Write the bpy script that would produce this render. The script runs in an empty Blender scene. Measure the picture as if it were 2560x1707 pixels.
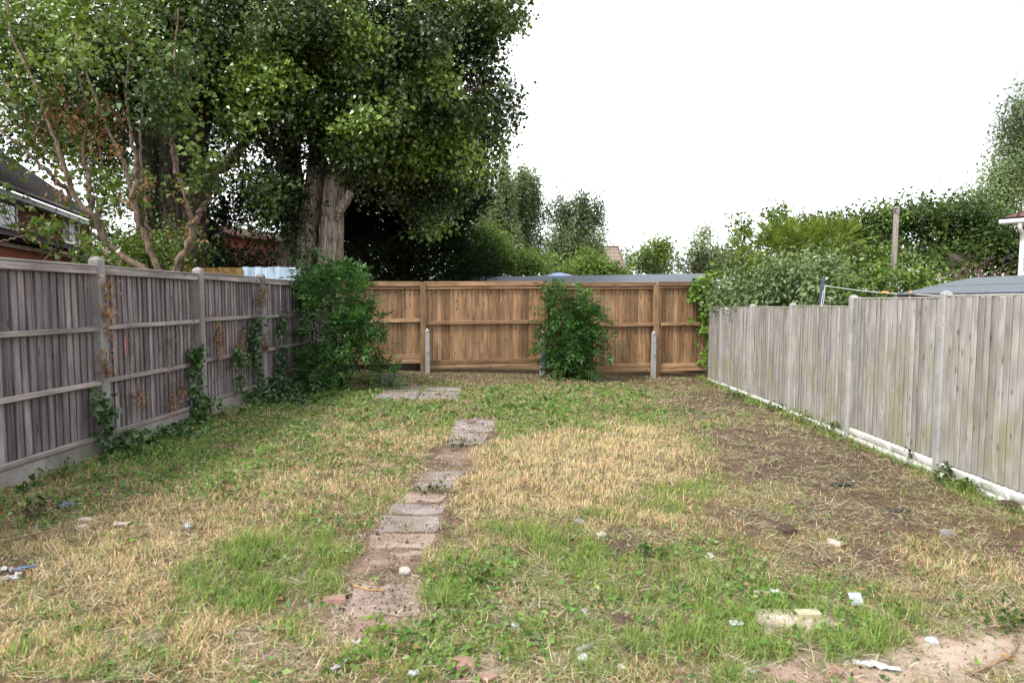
import bpy, math, random
import numpy as np
from mathutils import Vector, Matrix
random.seed(7)
RNG = np.random.default_rng(11)
S = bpy.context.scene
COL = S.collection
# ------------------------------------------------------------------ camera, world, sun, exposure
CAMZ = 1.82; FPX = 1550.0; W0, H0 = 2560.0, 1707.0
PITCH = math.atan(102.5 / FPX)
cd = bpy.data.cameras.new('camera'); cam = bpy.data.objects.new('camera', cd); COL.objects.link(cam)
cd.sensor_width = 36; cd.lens = 36 * FPX / W0; cd.clip_end = 3000; cd.clip_start = .05
cam.location = (0, 0, CAMZ); cam.rotation_euler = (math.pi / 2 - PITCH, 0, 0)
cd.dof.use_dof = True; cd.dof.focus_distance = 11.5; cd.dof.aperture_fstop = 2.6
S.camera = cam
SUN = Vector((-.50, -.42, .76)).normalized()
wd = bpy.data.worlds.new('World'); S.world = wd; wd.use_nodes = True
nt = wd.node_tree; nt.nodes.clear()
def wn(t, **k):
    n = nt.nodes.new(t)
    for a, b in k.items(): setattr(n, a, b)
    return n
o_ = wn('ShaderNodeOutputWorld'); bg = wn('ShaderNodeBackground'); bg.inputs['Strength'].default_value = .068
sky = wn('ShaderNodeTexSky', sky_type='NISHITA', sun_disc=False)
sky.sun_elevation = math.asin(SUN.z); sky.sun_rotation = math.atan2(SUN.x, SUN.y)
tc = wn('ShaderNodeTexCoord'); mp = wn('ShaderNodeMapping'); mp.inputs['Scale'].default_value = (1.3, 1.3, 4.0)
nz = wn('ShaderNodeTexNoise'); nz.inputs['Scale'].default_value = 1.6; nz.inputs['Detail'].default_value = 7
rp = wn('ShaderNodeValToRGB'); rp.color_ramp.elements[0].position = .36; rp.color_ramp.elements[1].position = .54
rp.color_ramp.elements[0].color = (4.35, 4.55, 4.75, 1); rp.color_ramp.elements[1].color = (10.4, 10.5, 10.6, 1)
mx = wn('ShaderNodeMixRGB'); mx.inputs[0].default_value = .96
L = nt.links.new
L(tc.outputs['Generated'], mp.inputs[0]); L(mp.outputs[0], nz.inputs['Vector']); L(nz.outputs[0], rp.inputs[0])
L(sky.outputs[0], mx.inputs[1]); L(rp.outputs[0], mx.inputs[2]); L(mx.outputs[0], bg.inputs[0]); L(bg.outputs[0], o_.inputs[0])
sl = bpy.data.lights.new('sun', 'SUN'); sl.energy = 1.5; sl.angle = math.radians(10); sl.color = (1, .95, .87)
so = bpy.data.objects.new('sun', sl); COL.objects.link(so); so.rotation_euler = (-SUN).to_track_quat('-Z', 'Y').to_euler()
S.view_settings.view_transform = 'Standard'; S.view_settings.look = 'None'
S.view_settings.exposure = 1.80; S.view_settings.gamma = 1

# ------------------------------------------------------------------ measuring helpers
DS = W0 / 2352.0
def ray(px, py):
    a = (px - W0 / 2) / FPX; b = -(py - H0 / 2) / FPX
    c, s = math.cos(PITCH), math.sin(PITCH)
    return Vector((a, c + b * s, -s + b * c))
def at(px, py, Y):
    r = ray(px, py); return Vector((0, 0, CAMZ)) + r * (Y / r.y)
def atd(dx, dy, Y): return at(dx * DS, dy * DS, Y)
SL = -.0465
def gnd(px, py, up=0.):
    r = ray(px, py); t = (up - CAMZ) / (r.z - SL * r.x); p = Vector((0, 0, CAMZ)) + r * t; p.z = float(gz(p.x, p.y)) + up; return p
def gndd(dx, dy): return gnd(dx * DS, dy * DS)
def onplane(px, py, P, u):
    r = ray(px, py); d = Vector((u[0], u[1], 0)).normalized()
    # t*r.xy = P + s*d
    det = r.x * (-d.y) + r.y * d.x
    t = (P[0] * (-d.y) + P[1] * d.x) / det
    q = Vector((0, 0, CAMZ)) + r * t
    s = (q.x - P[0]) * d.x + (q.y - P[1]) * d.y
    return q, s
def proj_np(x, y, z):
    c, s = math.cos(PITCH), math.sin(PITCH); zz = z - CAMZ
    dep = y * c - zz * s; up = y * s + zz * c
    return (W0 / 2 + FPX * x / dep) / DS, (H0 / 2 - FPX * up / dep) / DS
def hash2(i, j, seed):
    n = (i * 374761393 + j * 668265263 + seed * 1442695041) & 0x7fffffff
    n = ((n ^ (n >> 13)) * 1274126177) & 0x7fffffff
    return ((n ^ (n >> 16)) & 0xffff) / 65535.0
def vn(x, y, seed=0):
    x = np.asarray(x, float); y = np.asarray(y, float)
    i = np.floor(x).astype(np.int64); j = np.floor(y).astype(np.int64); fx = x - i; fy = y - j
    fx = fx * fx * (3 - 2 * fx); fy = fy * fy * (3 - 2 * fy)
    return (hash2(i, j, seed) * (1 - fx) + hash2(i + 1, j, seed) * fx) * (1 - fy) + (hash2(i, j + 1, seed) * (1 - fx) + hash2(i + 1, j + 1, seed) * fx) * fy
def fbm(x, y, seed=0, o=4):
    r = 0; a = .5; t = 0
    for k in range(o): r = r + a * vn(x * 2 ** k, y * 2 ** k, seed + k); t += a; a *= .5
    return r / t
def gz(x, y):
    x = np.asarray(x, float); y = np.asarray(y, float)
    base = SL * np.clip(x, -6.5, 7.5)
    near = np.clip(1 - (np.maximum(np.abs(x) - 9, 0) + np.maximum(np.abs(y - 8) - 12, 0)) / 4, 0, 1)
    return base + near * (.05 * (fbm(x * 1.1, y * 1.1, 3, 3) - .5) + .022 * (fbm(x * 5, y * 5, 9, 3) - .5))

# ------------------------------------------------------------------ object helpers
def tag(o, label=None, cat=None, group=None, kind=None):
    if label: o['label'] = label
    if cat: o['category'] = cat
    if group: o['group'] = group
    if kind: o['kind'] = kind
    return o
def empty(name, loc=(0, 0, 0), rz=0., label=None, cat=None, group=None, kind=None):
    o = bpy.data.objects.new(name, None); COL.objects.link(o); o.location = loc; o.rotation_euler = (0, 0, rz); o.empty_display_size = .1
    return tag(o, label, cat, group, kind)
def link(name, me, parent=None, loc=None, rot=None):
    o = bpy.data.objects.new(name, me); COL.objects.link(o); o.parent = parent
    if loc is not None: o.location = loc
    if rot is not None: o.rotation_euler = rot
    return o
def npmesh(name, V, polys, mat, smooth=False, tint=None, col=None):
    """polys: list of int arrays, each (n,k)"""
    me = bpy.data.meshes.new(name)
    V = np.asarray(V, np.float32); me.vertices.add(len(V)); me.vertices.foreach_set('co', V.ravel())
    loops = np.concatenate([p.ravel() for p in polys]).astype(np.int32)
    sizes = np.concatenate([np.full(len(p), p.shape[1]) for p in polys]).astype(np.int32)
    st = np.concatenate([[0], np.cumsum(sizes)[:-1]]).astype(np.int32)
    me.loops.add(len(loops)); me.loops.foreach_set('vertex_index', loops)
    me.polygons.add(len(sizes)); me.polygons.foreach_set('loop_start', st); me.polygons.foreach_set('loop_total', sizes)
    me.polygons.foreach_set('use_smooth', np.full(len(sizes), bool(smooth)))
    if tint is not None:
        a = me.attributes.new('tint', 'FLOAT', 'FACE'); a.data.foreach_set('value', np.asarray(tint, np.float32))
    if col is not None:
        a = me.attributes.new('col', 'FLOAT_COLOR', 'FACE'); c4 = np.ones((len(sizes), 4), np.float32); c4[:, :3] = col
        a.data.foreach_set('color', c4.ravel())
    me.update(calc_edges=True); me.materials.append(mat)
    return me
class MB:
    def __init__(s): s.v = []; s.f = []
    def add(s, vs, fs):
        n = len(s.v); s.v += [tuple(v) for v in vs]; s.f += [tuple(i + n for i in f) for f in fs]; return s
    def box(s, a, b, ch=0.0):
        (x0, y0, z0), (x1, y1, z1) = a, b
        if ch <= 0:
            return s.add([(x0, y0, z0), (x1, y0, z0), (x1, y1, z0), (x0, y1, z0), (x0, y0, z1), (x1, y0, z1), (x1, y1, z1), (x0, y1, z1)],
                  [(3, 2, 1, 0), (4, 5, 6, 7), (0, 1, 5, 4), (1, 2, 6, 5), (2, 3, 7, 6), (3, 0, 4, 7)])
        ring = lambda z, c: [(x0 + c, y0 + c * 0, z), (x1 - c, y0, z), (x1, y0 + c, z), (x1, y1 - c, z), (x1 - c, y1, z), (x0 + c, y1, z), (x0, y1 - c, z), (x0, y0 + c, z)]
        vs = ring(z0, ch) + ring(z1, ch)
        return s.add(vs, [tuple(reversed(range(8))), tuple(range(8, 16))] + [(i, (i + 1) % 8, 8 + (i + 1) % 8, 8 + i) for i in range(8)])
    def prism(s, quad, h):   # quad: 4 top points; extrude down
        top = [Vector(p) for p in quad]; bot = [p - Vector((0, 0, h)) for p in top]; n = len(top)
        return s.add(top + bot, [tuple(range(n)), tuple(reversed(range(n, 2 * n)))] + [(i, n + i, n + (i + 1) % n, (i + 1) % n) for i in range(n)])
    def mesh(s, name, mat, smooth=False):
        me = bpy.data.meshes.new(name); me.from_pydata(s.v, [], s.f); me.materials.append(mat)
        if smooth: me.polygons.foreach_set('use_smooth', [True] * len(me.polygons))
        me.validate(); me.update(); return me
    def obj(s, name, mat, parent=None, smooth=False, loc=None, rot=None): return link(name, s.mesh(name, mat, smooth), parent, loc, rot)
def tube(paths, seg=8, flute=0., seed=0):
    """paths: list of (points Nx3, radii N). one numpy mesh"""
    VV = []; FF = []; off = 0
    for pi, (P, R) in enumerate(paths):
        P = np.asarray(P, float); R = np.asarray(R, float); n = len(P)
        T = np.gradient(P, axis=0); T /= np.linalg.norm(T, axis=1)[:, None] + 1e-9
        ref = np.where(np.abs(T[:, 2:3]) > .9, np.array([[0, 1., 0]]), np.array([[0, 0, 1.]]))
        A = np.cross(T, ref); A /= np.linalg.norm(A, axis=1)[:, None] + 1e-9; B = np.cross(T, A)
        th = np.linspace(0, 2 * math.pi, seg, endpoint=False)
        rr = R[:, None] * np.ones((n, seg))
        if flute:
            ii = np.arange(n)[:, None] * .35; jj = np.arange(seg)[None, :] * 1.0
            rr = rr * (1 + flute * (vn(ii + 0 * jj, jj + 17 * pi + 0 * ii, seed) - .5) * 2 + flute * .6 * np.cos(th[None, :] * 5 + ii * .3 + pi))
        V = P[:, None, :] + rr[..., None] * (np.cos(th)[None, :, None] * A[:, None, :] + np.sin(th)[None, :, None] * B[:, None, :])
        VV.append(V.reshape(-1, 3))
        i, j = np.meshgrid(np.arange(n - 1), np.arange(seg), indexing='ij'); j2 = (j + 1) % seg
        FF.append(np.stack([i * seg + j, i * seg + j2, (i + 1) * seg + j2, (i + 1) * seg + j], -1).reshape(-1, 4) + off); off += n * seg
    return np.concatenate(VV), np.concatenate(FF)
def spline(pts, n=24):
    P = np.asarray([tuple(p) for p in pts], float)
    if len(P) < 3:
        t = np.linspace(0, 1, n)[:, None]; return P[0] * (1 - t) + P[-1] * t
    Q = np.vstack([2 * P[0] - P[1], P, 2 * P[-1] - P[-2]]); m = len(P) - 1; out = []
    for t in np.linspace(0, m - 1e-6, n):
        k = int(t); u = t - k; a, b, c, d = Q[k:k + 4]
        out.append(.5 * (2 * b + (c - a) * u + (2 * a - 5 * b + 4 * c - d) * u * u + (-a + 3 * b - 3 * c + d) * u ** 3))
    return np.array(out)
def nrm(a): return a / (np.linalg.norm(a, axis=-1, keepdims=True) + 1e-9)
def leafgeo(P, N, A, Ln, Wd, fold=.18, wide=.4):
    """quads: base, left, tip, right"""
    A = nrm(A); N = nrm(N - (N * A).sum(-1, keepdims=True) * A); B = np.cross(N, A)
    Ln = np.asarray(Ln)[:, None]; Wd = np.asarray(Wd)[:, None]
    v0 = P; v2 = P + A * Ln - N * Ln * .08
    m = P + A * Ln * wide; v1 = m + B * Wd * .5 + N * Wd * fold; v3 = m - B * Wd * .5 + N * Wd * fold
    V = np.stack([v0, v3, v2, v1], 1).reshape(-1, 3)
    F = np.arange(len(P) * 4).reshape(-1, 4)
    return V, F
def rnd3(n): return nrm(RNG.normal(size=(n, 3)))

# ------------------------------------------------------------------ materials
def mat(name):
    m = bpy.data.materials.new(name); m.use_nodes = True; m.node_tree.nodes.clear(); return m, m.node_tree.nodes, m.node_tree.links.new
def N_(ns, t, **k):
    n = ns.new(t)
    for a, b in k.items():
        if a in ('operation', 'blend_type', 'data_type', 'attribute_name', 'feature', 'noise_dimensions', 'attribute_type', 'offset'): setattr(n, a, b)
        else: n.inputs[a].default_value = b
    return n
def ramp(ns, stops):
    r = ns.new('ShaderNodeValToRGB'); e = r.color_ramp.elements
    while len(e) > 1: e.remove(e[-1])
    e[0].position = stops[0][0]; e[0].color = (*stops[0][1], 1)
    for p, c in stops[1:]:
        x = e.new(p); x.color = (*c, 1)
    return r
def finish(ns, l, colsock, rough=.8, spec=.3, bump=None, bstr=.4, bdist=.01):
    out = ns.new('ShaderNodeOutputMaterial'); p = ns.new('ShaderNodeBsdfPrincipled')
    p.inputs['Roughness'].default_value = rough; p.inputs['Specular IOR Level'].default_value = spec
    if hasattr(colsock, 'is_output'): l(colsock, p.inputs['Base Color'])
    else: p.inputs['Base Color'].default_value = (*colsock, 1)
    if bump is not None:
        b = ns.new('ShaderNodeBump'); b.inputs['Strength'].default_value = bstr; b.inputs['Distance'].default_value = bdist
        l(bump, b.inputs['Height']); l(b.outputs[0], p.inputs['Normal'])
    l(p.outputs[0], out.inputs[0]); return p, out
def plain(name, c, rough=.7, spec=.3, var=.25, scale=8., bstr=.2):
    m, ns, l = mat(name); t = ns.new('ShaderNodeTexCoord')
    n = N_(ns, 'ShaderNodeTexNoise', Scale=scale, Detail=6.); l(t.outputs['Object'], n.inputs['Vector'])
    r = ramp(ns, [(.3, tuple(x * (1 - var) for x in c)), (.7, tuple(min(1, x * (1 + var)) for x in c))]); l(n.outputs[0], r.inputs[0])
    finish(ns, l, r.outputs[0], rough, spec, n.outputs[0], bstr, .01); return m
def leaf_mat(name, dark, light, trans=.25, rough=.45, spec=.35, obj_rand=False):
    m, ns, l = mat(name)
    if obj_rand:
        a = ns.new('ShaderNodeObjectInfo'); f = a.outputs['Random']
    else:
        a = N_(ns, 'ShaderNodeAttribute', attribute_name='tint'); f = a.outputs['Fac']
    mid = tuple((x + y) / 2 for x, y in zip(dark, light))
    r = ramp(ns, [(0, dark), (.55, mid), (1, light)]); l(f, r.inputs[0])
    out = ns.new('ShaderNodeOutputMaterial'); p = ns.new('ShaderNodeBsdfPrincipled'); p.inputs['Roughness'].default_value = rough
    p.inputs['Specular IOR Level'].default_value = spec
    tr = ns.new('ShaderNodeBsdfTranslucent'); mixs = ns.new('ShaderNodeMixShader'); mixs.inputs[0].default_value = trans
    hs = N_(ns, 'ShaderNodeHueSaturation', Hue=.485, Saturation=1.1, Value=1.25); l(r.outputs[0], hs.inputs['Color']); l(hs.outputs[0], tr.inputs[0])
    l(r.outputs[0], p.inputs[0]); l(p.outputs[0], mixs.inputs[1]); l(tr.outputs[0], mixs.inputs[2]); l(mixs.outputs[0], out.inputs[0]); return m
def wood_mat(name, dark, mid, light, knots=.5, knotcol=(.05, .03, .02), algae=None, obj_var=.35, streak=34., zoff=0., rough=.8, pale_low=None):
    m, ns, l = mat(name); t = ns.new('ShaderNodeTexCoord'); oi = ns.new('ShaderNodeObjectInfo')
    sc = N_(ns, 'ShaderNodeVectorMath', operation='SCALE'); sc.inputs[0].default_value = (31, 17, 53); l(oi.outputs['Random'], sc.inputs['Scale'])
    ad = N_(ns, 'ShaderNodeVectorMath', operation='ADD'); l(t.outputs['Object'], ad.inputs[0]); l(sc.outputs[0], ad.inputs[1])
    mp = ns.new('ShaderNodeMapping'); mp.inputs['Scale'].default_value = (streak, streak, 1.1); l(ad.outputs[0], mp.inputs[0])
    n = N_(ns, 'ShaderNodeTexNoise', Scale=1., Detail=5., Roughness=.62, Distortion=.4); l(mp.outputs[0], n.inputs['Vector'])
    r = ramp(ns, [(.28, dark), (.5, mid), (.74, light)]); l(n.outputs[0], r.inputs[0])
    mpf = ns.new('ShaderNodeMapping'); mpf.inputs['Scale'].default_value = (260, 260, 5); l(ad.outputs[0], mpf.inputs[0])
    nf = N_(ns, 'ShaderNodeTexNoise', Scale=1., Detail=2.); l(mpf.outputs[0], nf.inputs['Vector'])
    # per piece tone
    mr = N_(ns, 'ShaderNodeMapRange'); l(oi.outputs['Random'], mr.inputs[0]); mr.inputs[3].default_value = 1 - obj_var; mr.inputs[4].default_value = 1 + obj_var
    mrf = N_(ns, 'ShaderNodeMapRange'); l(nf.outputs[0], mrf.inputs[0]); mrf.inputs[1].default_value = .3; mrf.inputs[2].default_value = .7; mrf.inputs[3].default_value = .82; mrf.inputs[4].default_value = 1.15
    ml = N_(ns, 'ShaderNodeMath', operation='MULTIPLY'); l(mr.outputs[0], ml.inputs[0]); l(mrf.outputs[0], ml.inputs[1])
    c = N_(ns, 'ShaderNodeVectorMath', operation='SCALE'); l(r.outputs[0], c.inputs[0]); l(ml.outputs[0], c.inputs['Scale']); cs = c.outputs[0]
    # blotches along the length
    mpb = ns.new('ShaderNodeMapping'); mpb.inputs['Scale'].default_value = (7, 7, 2.2); l(ad.outputs[0], mpb.inputs[0])
    nb = N_(ns, 'ShaderNodeTexNoise', Scale=1., Detail=3.); l(mpb.outputs[0], nb.inputs['Vector'])
    mrb = N_(ns, 'ShaderNodeMapRange'); l(nb.outputs[0], mrb.inputs[0]); mrb.inputs[1].default_value = .3; mrb.inputs[2].default_value = .7; mrb.inputs[3].default_value = .7; mrb.inputs[4].default_value = 1.25
    cb = N_(ns, 'ShaderNodeVectorMath', operation='SCALE'); l(cs, cb.inputs[0]); l(mrb.outputs[0], cb.inputs['Scale']); cs = cb.outputs[0]
    if knots:
        mpk = ns.new('ShaderNodeMapping'); mpk.inputs['Scale'].default_value = (10, 10, 4.2); l(ad.outputs[0], mpk.inputs[0])
        v = N_(ns, 'ShaderNodeTexVoronoi', Scale=1.); l(mpk.outputs[0], v.inputs['Vector'])
        kr = ramp(ns, [(0, (1, 1, 1)), (.10, (.85,) * 3), (.17, (.22,) * 3), (.30, (0, 0, 0))]); l(v.outputs['Distance'], kr.inputs[0])
        # only some cells carry a knot
        sep = ns.new('ShaderNodeSeparateColor'); l(v.outputs['Color'], sep.inputs[0])
        gt = N_(ns, 'ShaderNodeMath', operation='LESS_THAN'); gt.inputs[1].default_value = knots; l(sep.outputs[0], gt.inputs[0])
        km = N_(ns, 'ShaderNodeMath', operation='MULTIPLY'); l(kr.outputs[0], km.inputs[0]); l(gt.outputs[0], km.inputs[1])
        mk_ = N_(ns, 'ShaderNodeMixRGB'); l(km.outputs[0], mk_.inputs[0]); l(cs, mk_.inputs[1]); mk_.inputs[2].default_value = (*knotcol, 1); cs = mk_.outputs[0]
    if algae:
        ac, z0, z1, amt = algae
        g = ns.new('ShaderNodeSeparateXYZ'); l(t.outputs['Object'], g.inputs[0])
        ma = N_(ns, 'ShaderNodeMapRange'); l(g.outputs[2], ma.inputs[0]); ma.inputs[1].default_value = z1; ma.inputs[2].default_value = z0; ma.inputs[3].default_value = .15; ma.inputs[4].default_value = 1
        na = N_(ns, 'ShaderNodeTexNoise', Scale=2.2, Detail=4.); gp = ns.new('ShaderNodeNewGeometry'); l(gp.outputs['Position'], na.inputs['Vector'])
        mm = N_(ns, 'ShaderNodeMapRange'); l(na.outputs[0], mm.inputs[0]); mm.inputs[1].default_value = .42; mm.inputs[2].default_value = .68; mm.inputs[4].default_value = amt
        mu = N_(ns, 'ShaderNodeMath', operation='MULTIPLY'); l(ma.outputs[0], mu.inputs[0]); l(mm.outputs[0], mu.inputs[1])
        mg = N_(ns, 'ShaderNodeMixRGB'); l(mu.outputs[0], mg.inputs[0]); l(cs, mg.inputs[1]); mg.inputs[2].default_value = (*ac, 1); cs = mg.outputs[0]
    finish(ns, l, cs, rough, .25, n.outputs[0], .35, .004); return m
def concrete_mat(name, c, speck=.5, var=.18, moss=None):
    m, ns, l = mat(name); g = ns.new('ShaderNodeNewGeometry')
    n = N_(ns, 'ShaderNodeTexNoise', Scale=3.5, Detail=8., Roughness=.65); l(g.outputs['Position'], n.inputs['Vector'])
    n2 = N_(ns, 'ShaderNodeTexNoise', Scale=85., Detail=2.); l(g.outputs['Position'], n2.inputs['Vector'])
    r = ramp(ns, [(.3, tuple(x * (1 - var * 1.6) for x in c)), (.7, tuple(x * (1 + var) for x in c))]); l(n.outputs[0], r.inputs[0])
    r2 = ramp(ns, [(.30, (1 - speck,) * 3), (.42, (1, 1, 1)), (.7, (1.1,) * 3)]); l(n2.outputs[0], r2.inputs[0])
    mu = N_(ns, 'ShaderNodeMixRGB', blend_type='MULTIPLY', Fac=1.); l(r.outputs[0], mu.inputs[1]); l(r2.outputs[0], mu.inputs[2]); cs = mu.outputs[0]
    if moss:
        n3 = N_(ns, 'ShaderNodeTexNoise', Scale=1.7, Detail=6.); l(g.outputs['Position'], n3.inputs['Vector'])
        r3 = ramp(ns, [(.5, (0, 0, 0)), (.66, (1, 1, 1))]); l(n3.outputs[0], r3.inputs[0])
        mg = N_(ns, 'ShaderNodeMixRGB'); l(r3.outputs[0], mg.inputs[0]); l(cs, mg.inputs[1]); mg.inputs[2].default_value = (*moss, 1); cs = mg.outputs[0]
    finish(ns, l, cs, .9, .2, n2.outputs[0], .35, .004); return m
def bark_mat(name, dark, light, sx=9., sz=1.3, bs=.9, bd=.05):
    m, ns, l = mat(name); g = ns.new('ShaderNodeNewGeometry'); mp = ns.new('ShaderNodeMapping'); mp.inputs['Scale'].default_value = (sx, sx, sz); l(g.outputs['Position'], mp.inputs[0])
    n = N_(ns, 'ShaderNodeTexNoise', Scale=1., Detail=6., Roughness=.6, Distortion=.7); l(mp.outputs[0], n.inputs['Vector'])
    w = N_(ns, 'ShaderNodeTexVoronoi', Scale=1.1, feature='DISTANCE_TO_EDGE'); l(mp.outputs[0], w.inputs['Vector'])
    ad = N_(ns, 'ShaderNodeMath', operation='MULTIPLY_ADD'); l(w.outputs['Distance'], ad.inputs[0]); ad.inputs[1].default_value = .9; l(n.outputs[0], ad.inputs[2])
    r = ramp(ns, [(.38, dark), (.6, tuple((a + b) / 2 for a, b in zip(dark, light))), (.95, light)]); l(ad.outputs[0], r.inputs[0])
    finish(ns, l, r.outputs[0], .95, .15, ad.outputs[0], bs, bd); return m
def attr_mat(name, trans=.2, rough=.7):
    m, ns, l = mat(name); a = N_(ns, 'ShaderNodeAttribute', attribute_name='col')
    out = ns.new('ShaderNodeOutputMaterial'); p = ns.new('ShaderNodeBsdfPrincipled'); p.inputs['Roughness'].default_value = rough; p.inputs['Specular IOR Level'].default_value = .25
    tr = ns.new('ShaderNodeBsdfTranslucent'); mixs = ns.new('ShaderNodeMixShader'); mixs.inputs[0].default_value = trans
    l(a.outputs['Color'], p.inputs[0]); l(a.outputs['Color'], tr.inputs[0]); l(p.outputs[0], mixs.inputs[1]); l(tr.outputs[0], mixs.inputs[2]); l(mixs.outputs[0], out.inputs[0]); return m
M = {}
M['old'] = wood_mat('weathered grey wood', (.060, .049, .054), (.185, .156, .165), (.37, .325, .33), .30, (.03, .025, .025), obj_var=.36, streak=55)
M['oldrail'] = wood_mat('weathered rail wood', (.10, .085, .085), (.22, .19, .185), (.36, .33, .315), .18, (.04, .03, .03), obj_var=.2)
M['rail_dummy'] = None
M['new'] = wood_mat('new brown softwood', (.155, .083, .041), (.28, .168, .093), (.385, .262, .168), .7, (.06, .03, .016), obj_var=.36, streak=45)
M['pale'] = wood_mat('pale grey fence wood', (.27, .252, .243), (.36, .338, .33), (.43, .41, .40), .5, (.085, .07, .065), ((.26, .265, .12), 0., 1.9, .7), obj_var=.17, streak=85.)
M['conc'] = concrete_mat('grey concrete', (.33, .325, .325))
M['concd'] = concrete_mat('stained concrete', (.24, .225, .215), .4, .3, (.13, .125, .10))
M['whiteconc'] = concrete_mat('white painted concrete', (.58, .575, .56), .4, .3, (.36, .36, .31))
M['slab'] = concrete_mat('paving slab', (.235, .20, .195), .35, .32, (.17, .135, .115))
M['dirtslab'] = concrete_mat('soil covered slab', (.27, .205, .178), .45, .3, (.19, .135, .108))
M['blue'] = wood_mat('blue painted wood', (.32, .43, .55), (.40, .52, .64), (.46, .58, .70), 0, obj_var=.08)
M['yellow'] = wood_mat('golden treated wood', (.17, .105, .03), (.26, .165, .05), (.34, .22, .08), .2, obj_var=.2)
M['felt'] = plain('grey roofing felt', (.105, .124, .145), .9, .2, .18, 30., .4)
M['canopy'] = plain('blue canopy cloth', (.30, .36, .62), .8, .2, .1)
M['white'] = plain('white plastic', (.72, .74, .76), .5, .4, .08)
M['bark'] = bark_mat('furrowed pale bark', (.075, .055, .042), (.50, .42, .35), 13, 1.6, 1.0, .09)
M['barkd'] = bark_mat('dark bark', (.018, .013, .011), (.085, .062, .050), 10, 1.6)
M['limb'] = bark_mat('smooth brown bark', (.060, .043, .032), (.235, .18, .135), 14, 5, .4, .01)
M['twig'] = plain('twig bark', (.10, .07, .05), .9, .2, .3, 20)
M['birch'] = plain('birch bark', (.45, .42, .40), .8, .2, .4, 6)
M['leaf_poplar'] = leaf_mat('poplar leaves', (.006, .021, .005), (.205, .315, .050), .15, .30, .6)
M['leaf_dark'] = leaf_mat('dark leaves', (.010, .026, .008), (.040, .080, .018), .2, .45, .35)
M['leaf_small'] = leaf_mat('bright leaves', (.020, .048, .010), (.19, .28, .050), .28, .4, .45)
M['leaf_dead'] = leaf_mat('dead leaves', (.12, .060, .028), (.32, .19, .095), .15, .8, .1)
M['leaf_con'] = leaf_mat('conifer sprays', (.007, .016, .006), (.026, .046, .012), .05, .7, .2)
M['leaf_elder'] = leaf_mat('elder leaves', (.010, .040, .010), (.080, .21, .035), .22, .40, .4)
M['leaf_elder_o'] = leaf_mat('elder leaves single', (.016, .055, .014), (.07, .17, .034), .22, .42, .4, True)
M['leaf_ivy'] = leaf_mat('ivy leaves', (.014, .045, .012), (.07, .14, .03), .12, .35, .45)
M['leaf_ivyb'] = leaf_mat('bright climber leaves', (.05, .12, .02), (.20, .33, .05), .25, .4, .4)
M['leaf_var'] = leaf_mat('variegated leaves', (.035, .085, .022), (.26, .34, .14), .2, .35, .45)
M['leaf_var_o'] = leaf_mat('variegated leaves single', (.045, .11, .03), (.36, .44, .20), .2, .35, .45, True)
M['leaf_sumac'] = leaf_mat('yellow green fronds', (.04, .08, .012), (.22, .30, .05), .3, .5, .3)
M['leaf_hazel'] = leaf_mat('hazel leaves', (.012, .034, .008), (.20, .30, .058), .25, .5, .3)
M['leaf_bramble'] = leaf_mat('bramble leaves', (.018, .05, .010), (.17, .27, .045), .25, .5, .3)
M['flower'] = leaf_mat('bramble flowers', (.40, .30, .34), (.68, .58, .60), .2, .7, .2)
M['leaf_purple'] = leaf_mat('purple leaves', (.055, .032, .038), (.18, .115, .12), .2, .5, .3)
M['leaf_birch'] = leaf_mat('birch leaves', (.030, .056, .020), (.26, .34, .15), .3, .5, .3)
M['leaf_mid'] = leaf_mat('mid green leaves', (.018, .052, .010), (.215, .32, .065), .28, .5, .3)
M['pinktape'] = plain('pink tape', (.6, .06, .14), .5, .4, .1)
M['black'] = plain('black plastic', (.018, .016, .018), .45, .4, .3)
M['soilclod'] = plain('soil clod', (.07, .048, .038), .95, .1, .35, 30, .8)
M['stone'] = plain('pale stone', (.36, .31, .28), .9, .2, .25, 20, .5)
M['brick'] = plain('brick piece', (.24, .15, .12), .9, .2, .3, 20, .5)
M['yellowbrick'] = plain('yellow brick', (.42, .37, .26), .9, .2, .15, 20, .4)
M['sand'] = plain('white sand', (.50, .45, .38), .95, .1, .12, 40, .5)
M['stick'] = plain('stick bark', (.22, .15, .10), .9, .2, .35, 20, .4)
M['paper'] = plain('white scrap', (.42, .43, .44), .7, .3, .1, 12)
M['bluescrap'] = plain('blue scrap', (.09, .15, .26), .5, .4, .2, 20)
M['greyplastic'] = plain('grey tile', (.36, .41, .45), .4, .4, .1, 10)
M['metalblue'] = plain('dark blue painted steel', (.045, .075, .11), .5, .5, .2, 12)
M['line'] = plain('white cord', (.65, .65, .62), .6, .3, .05)
M['peg'] = plain('orange peg', (.75, .33, .09), .5, .4, .05)
M['poletimber'] = wood_mat('grey pole timber', (.14, .12, .11), (.27, .24, .22), (.36, .33, .31), .2, obj_var=.1)
M['rust'] = plain('orange brown leaf', (.36, .20, .08), .7, .2, .2)
M['glass'] = None
m_, ns_, l_ = mat('window glass'); finish(ns_, l_, (.10, .13, .15), .06, .9); M['glass'] = m_
M['curtain'] = plain('pale curtain', (.55, .58, .62), .9, .1, .12, 6)
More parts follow.
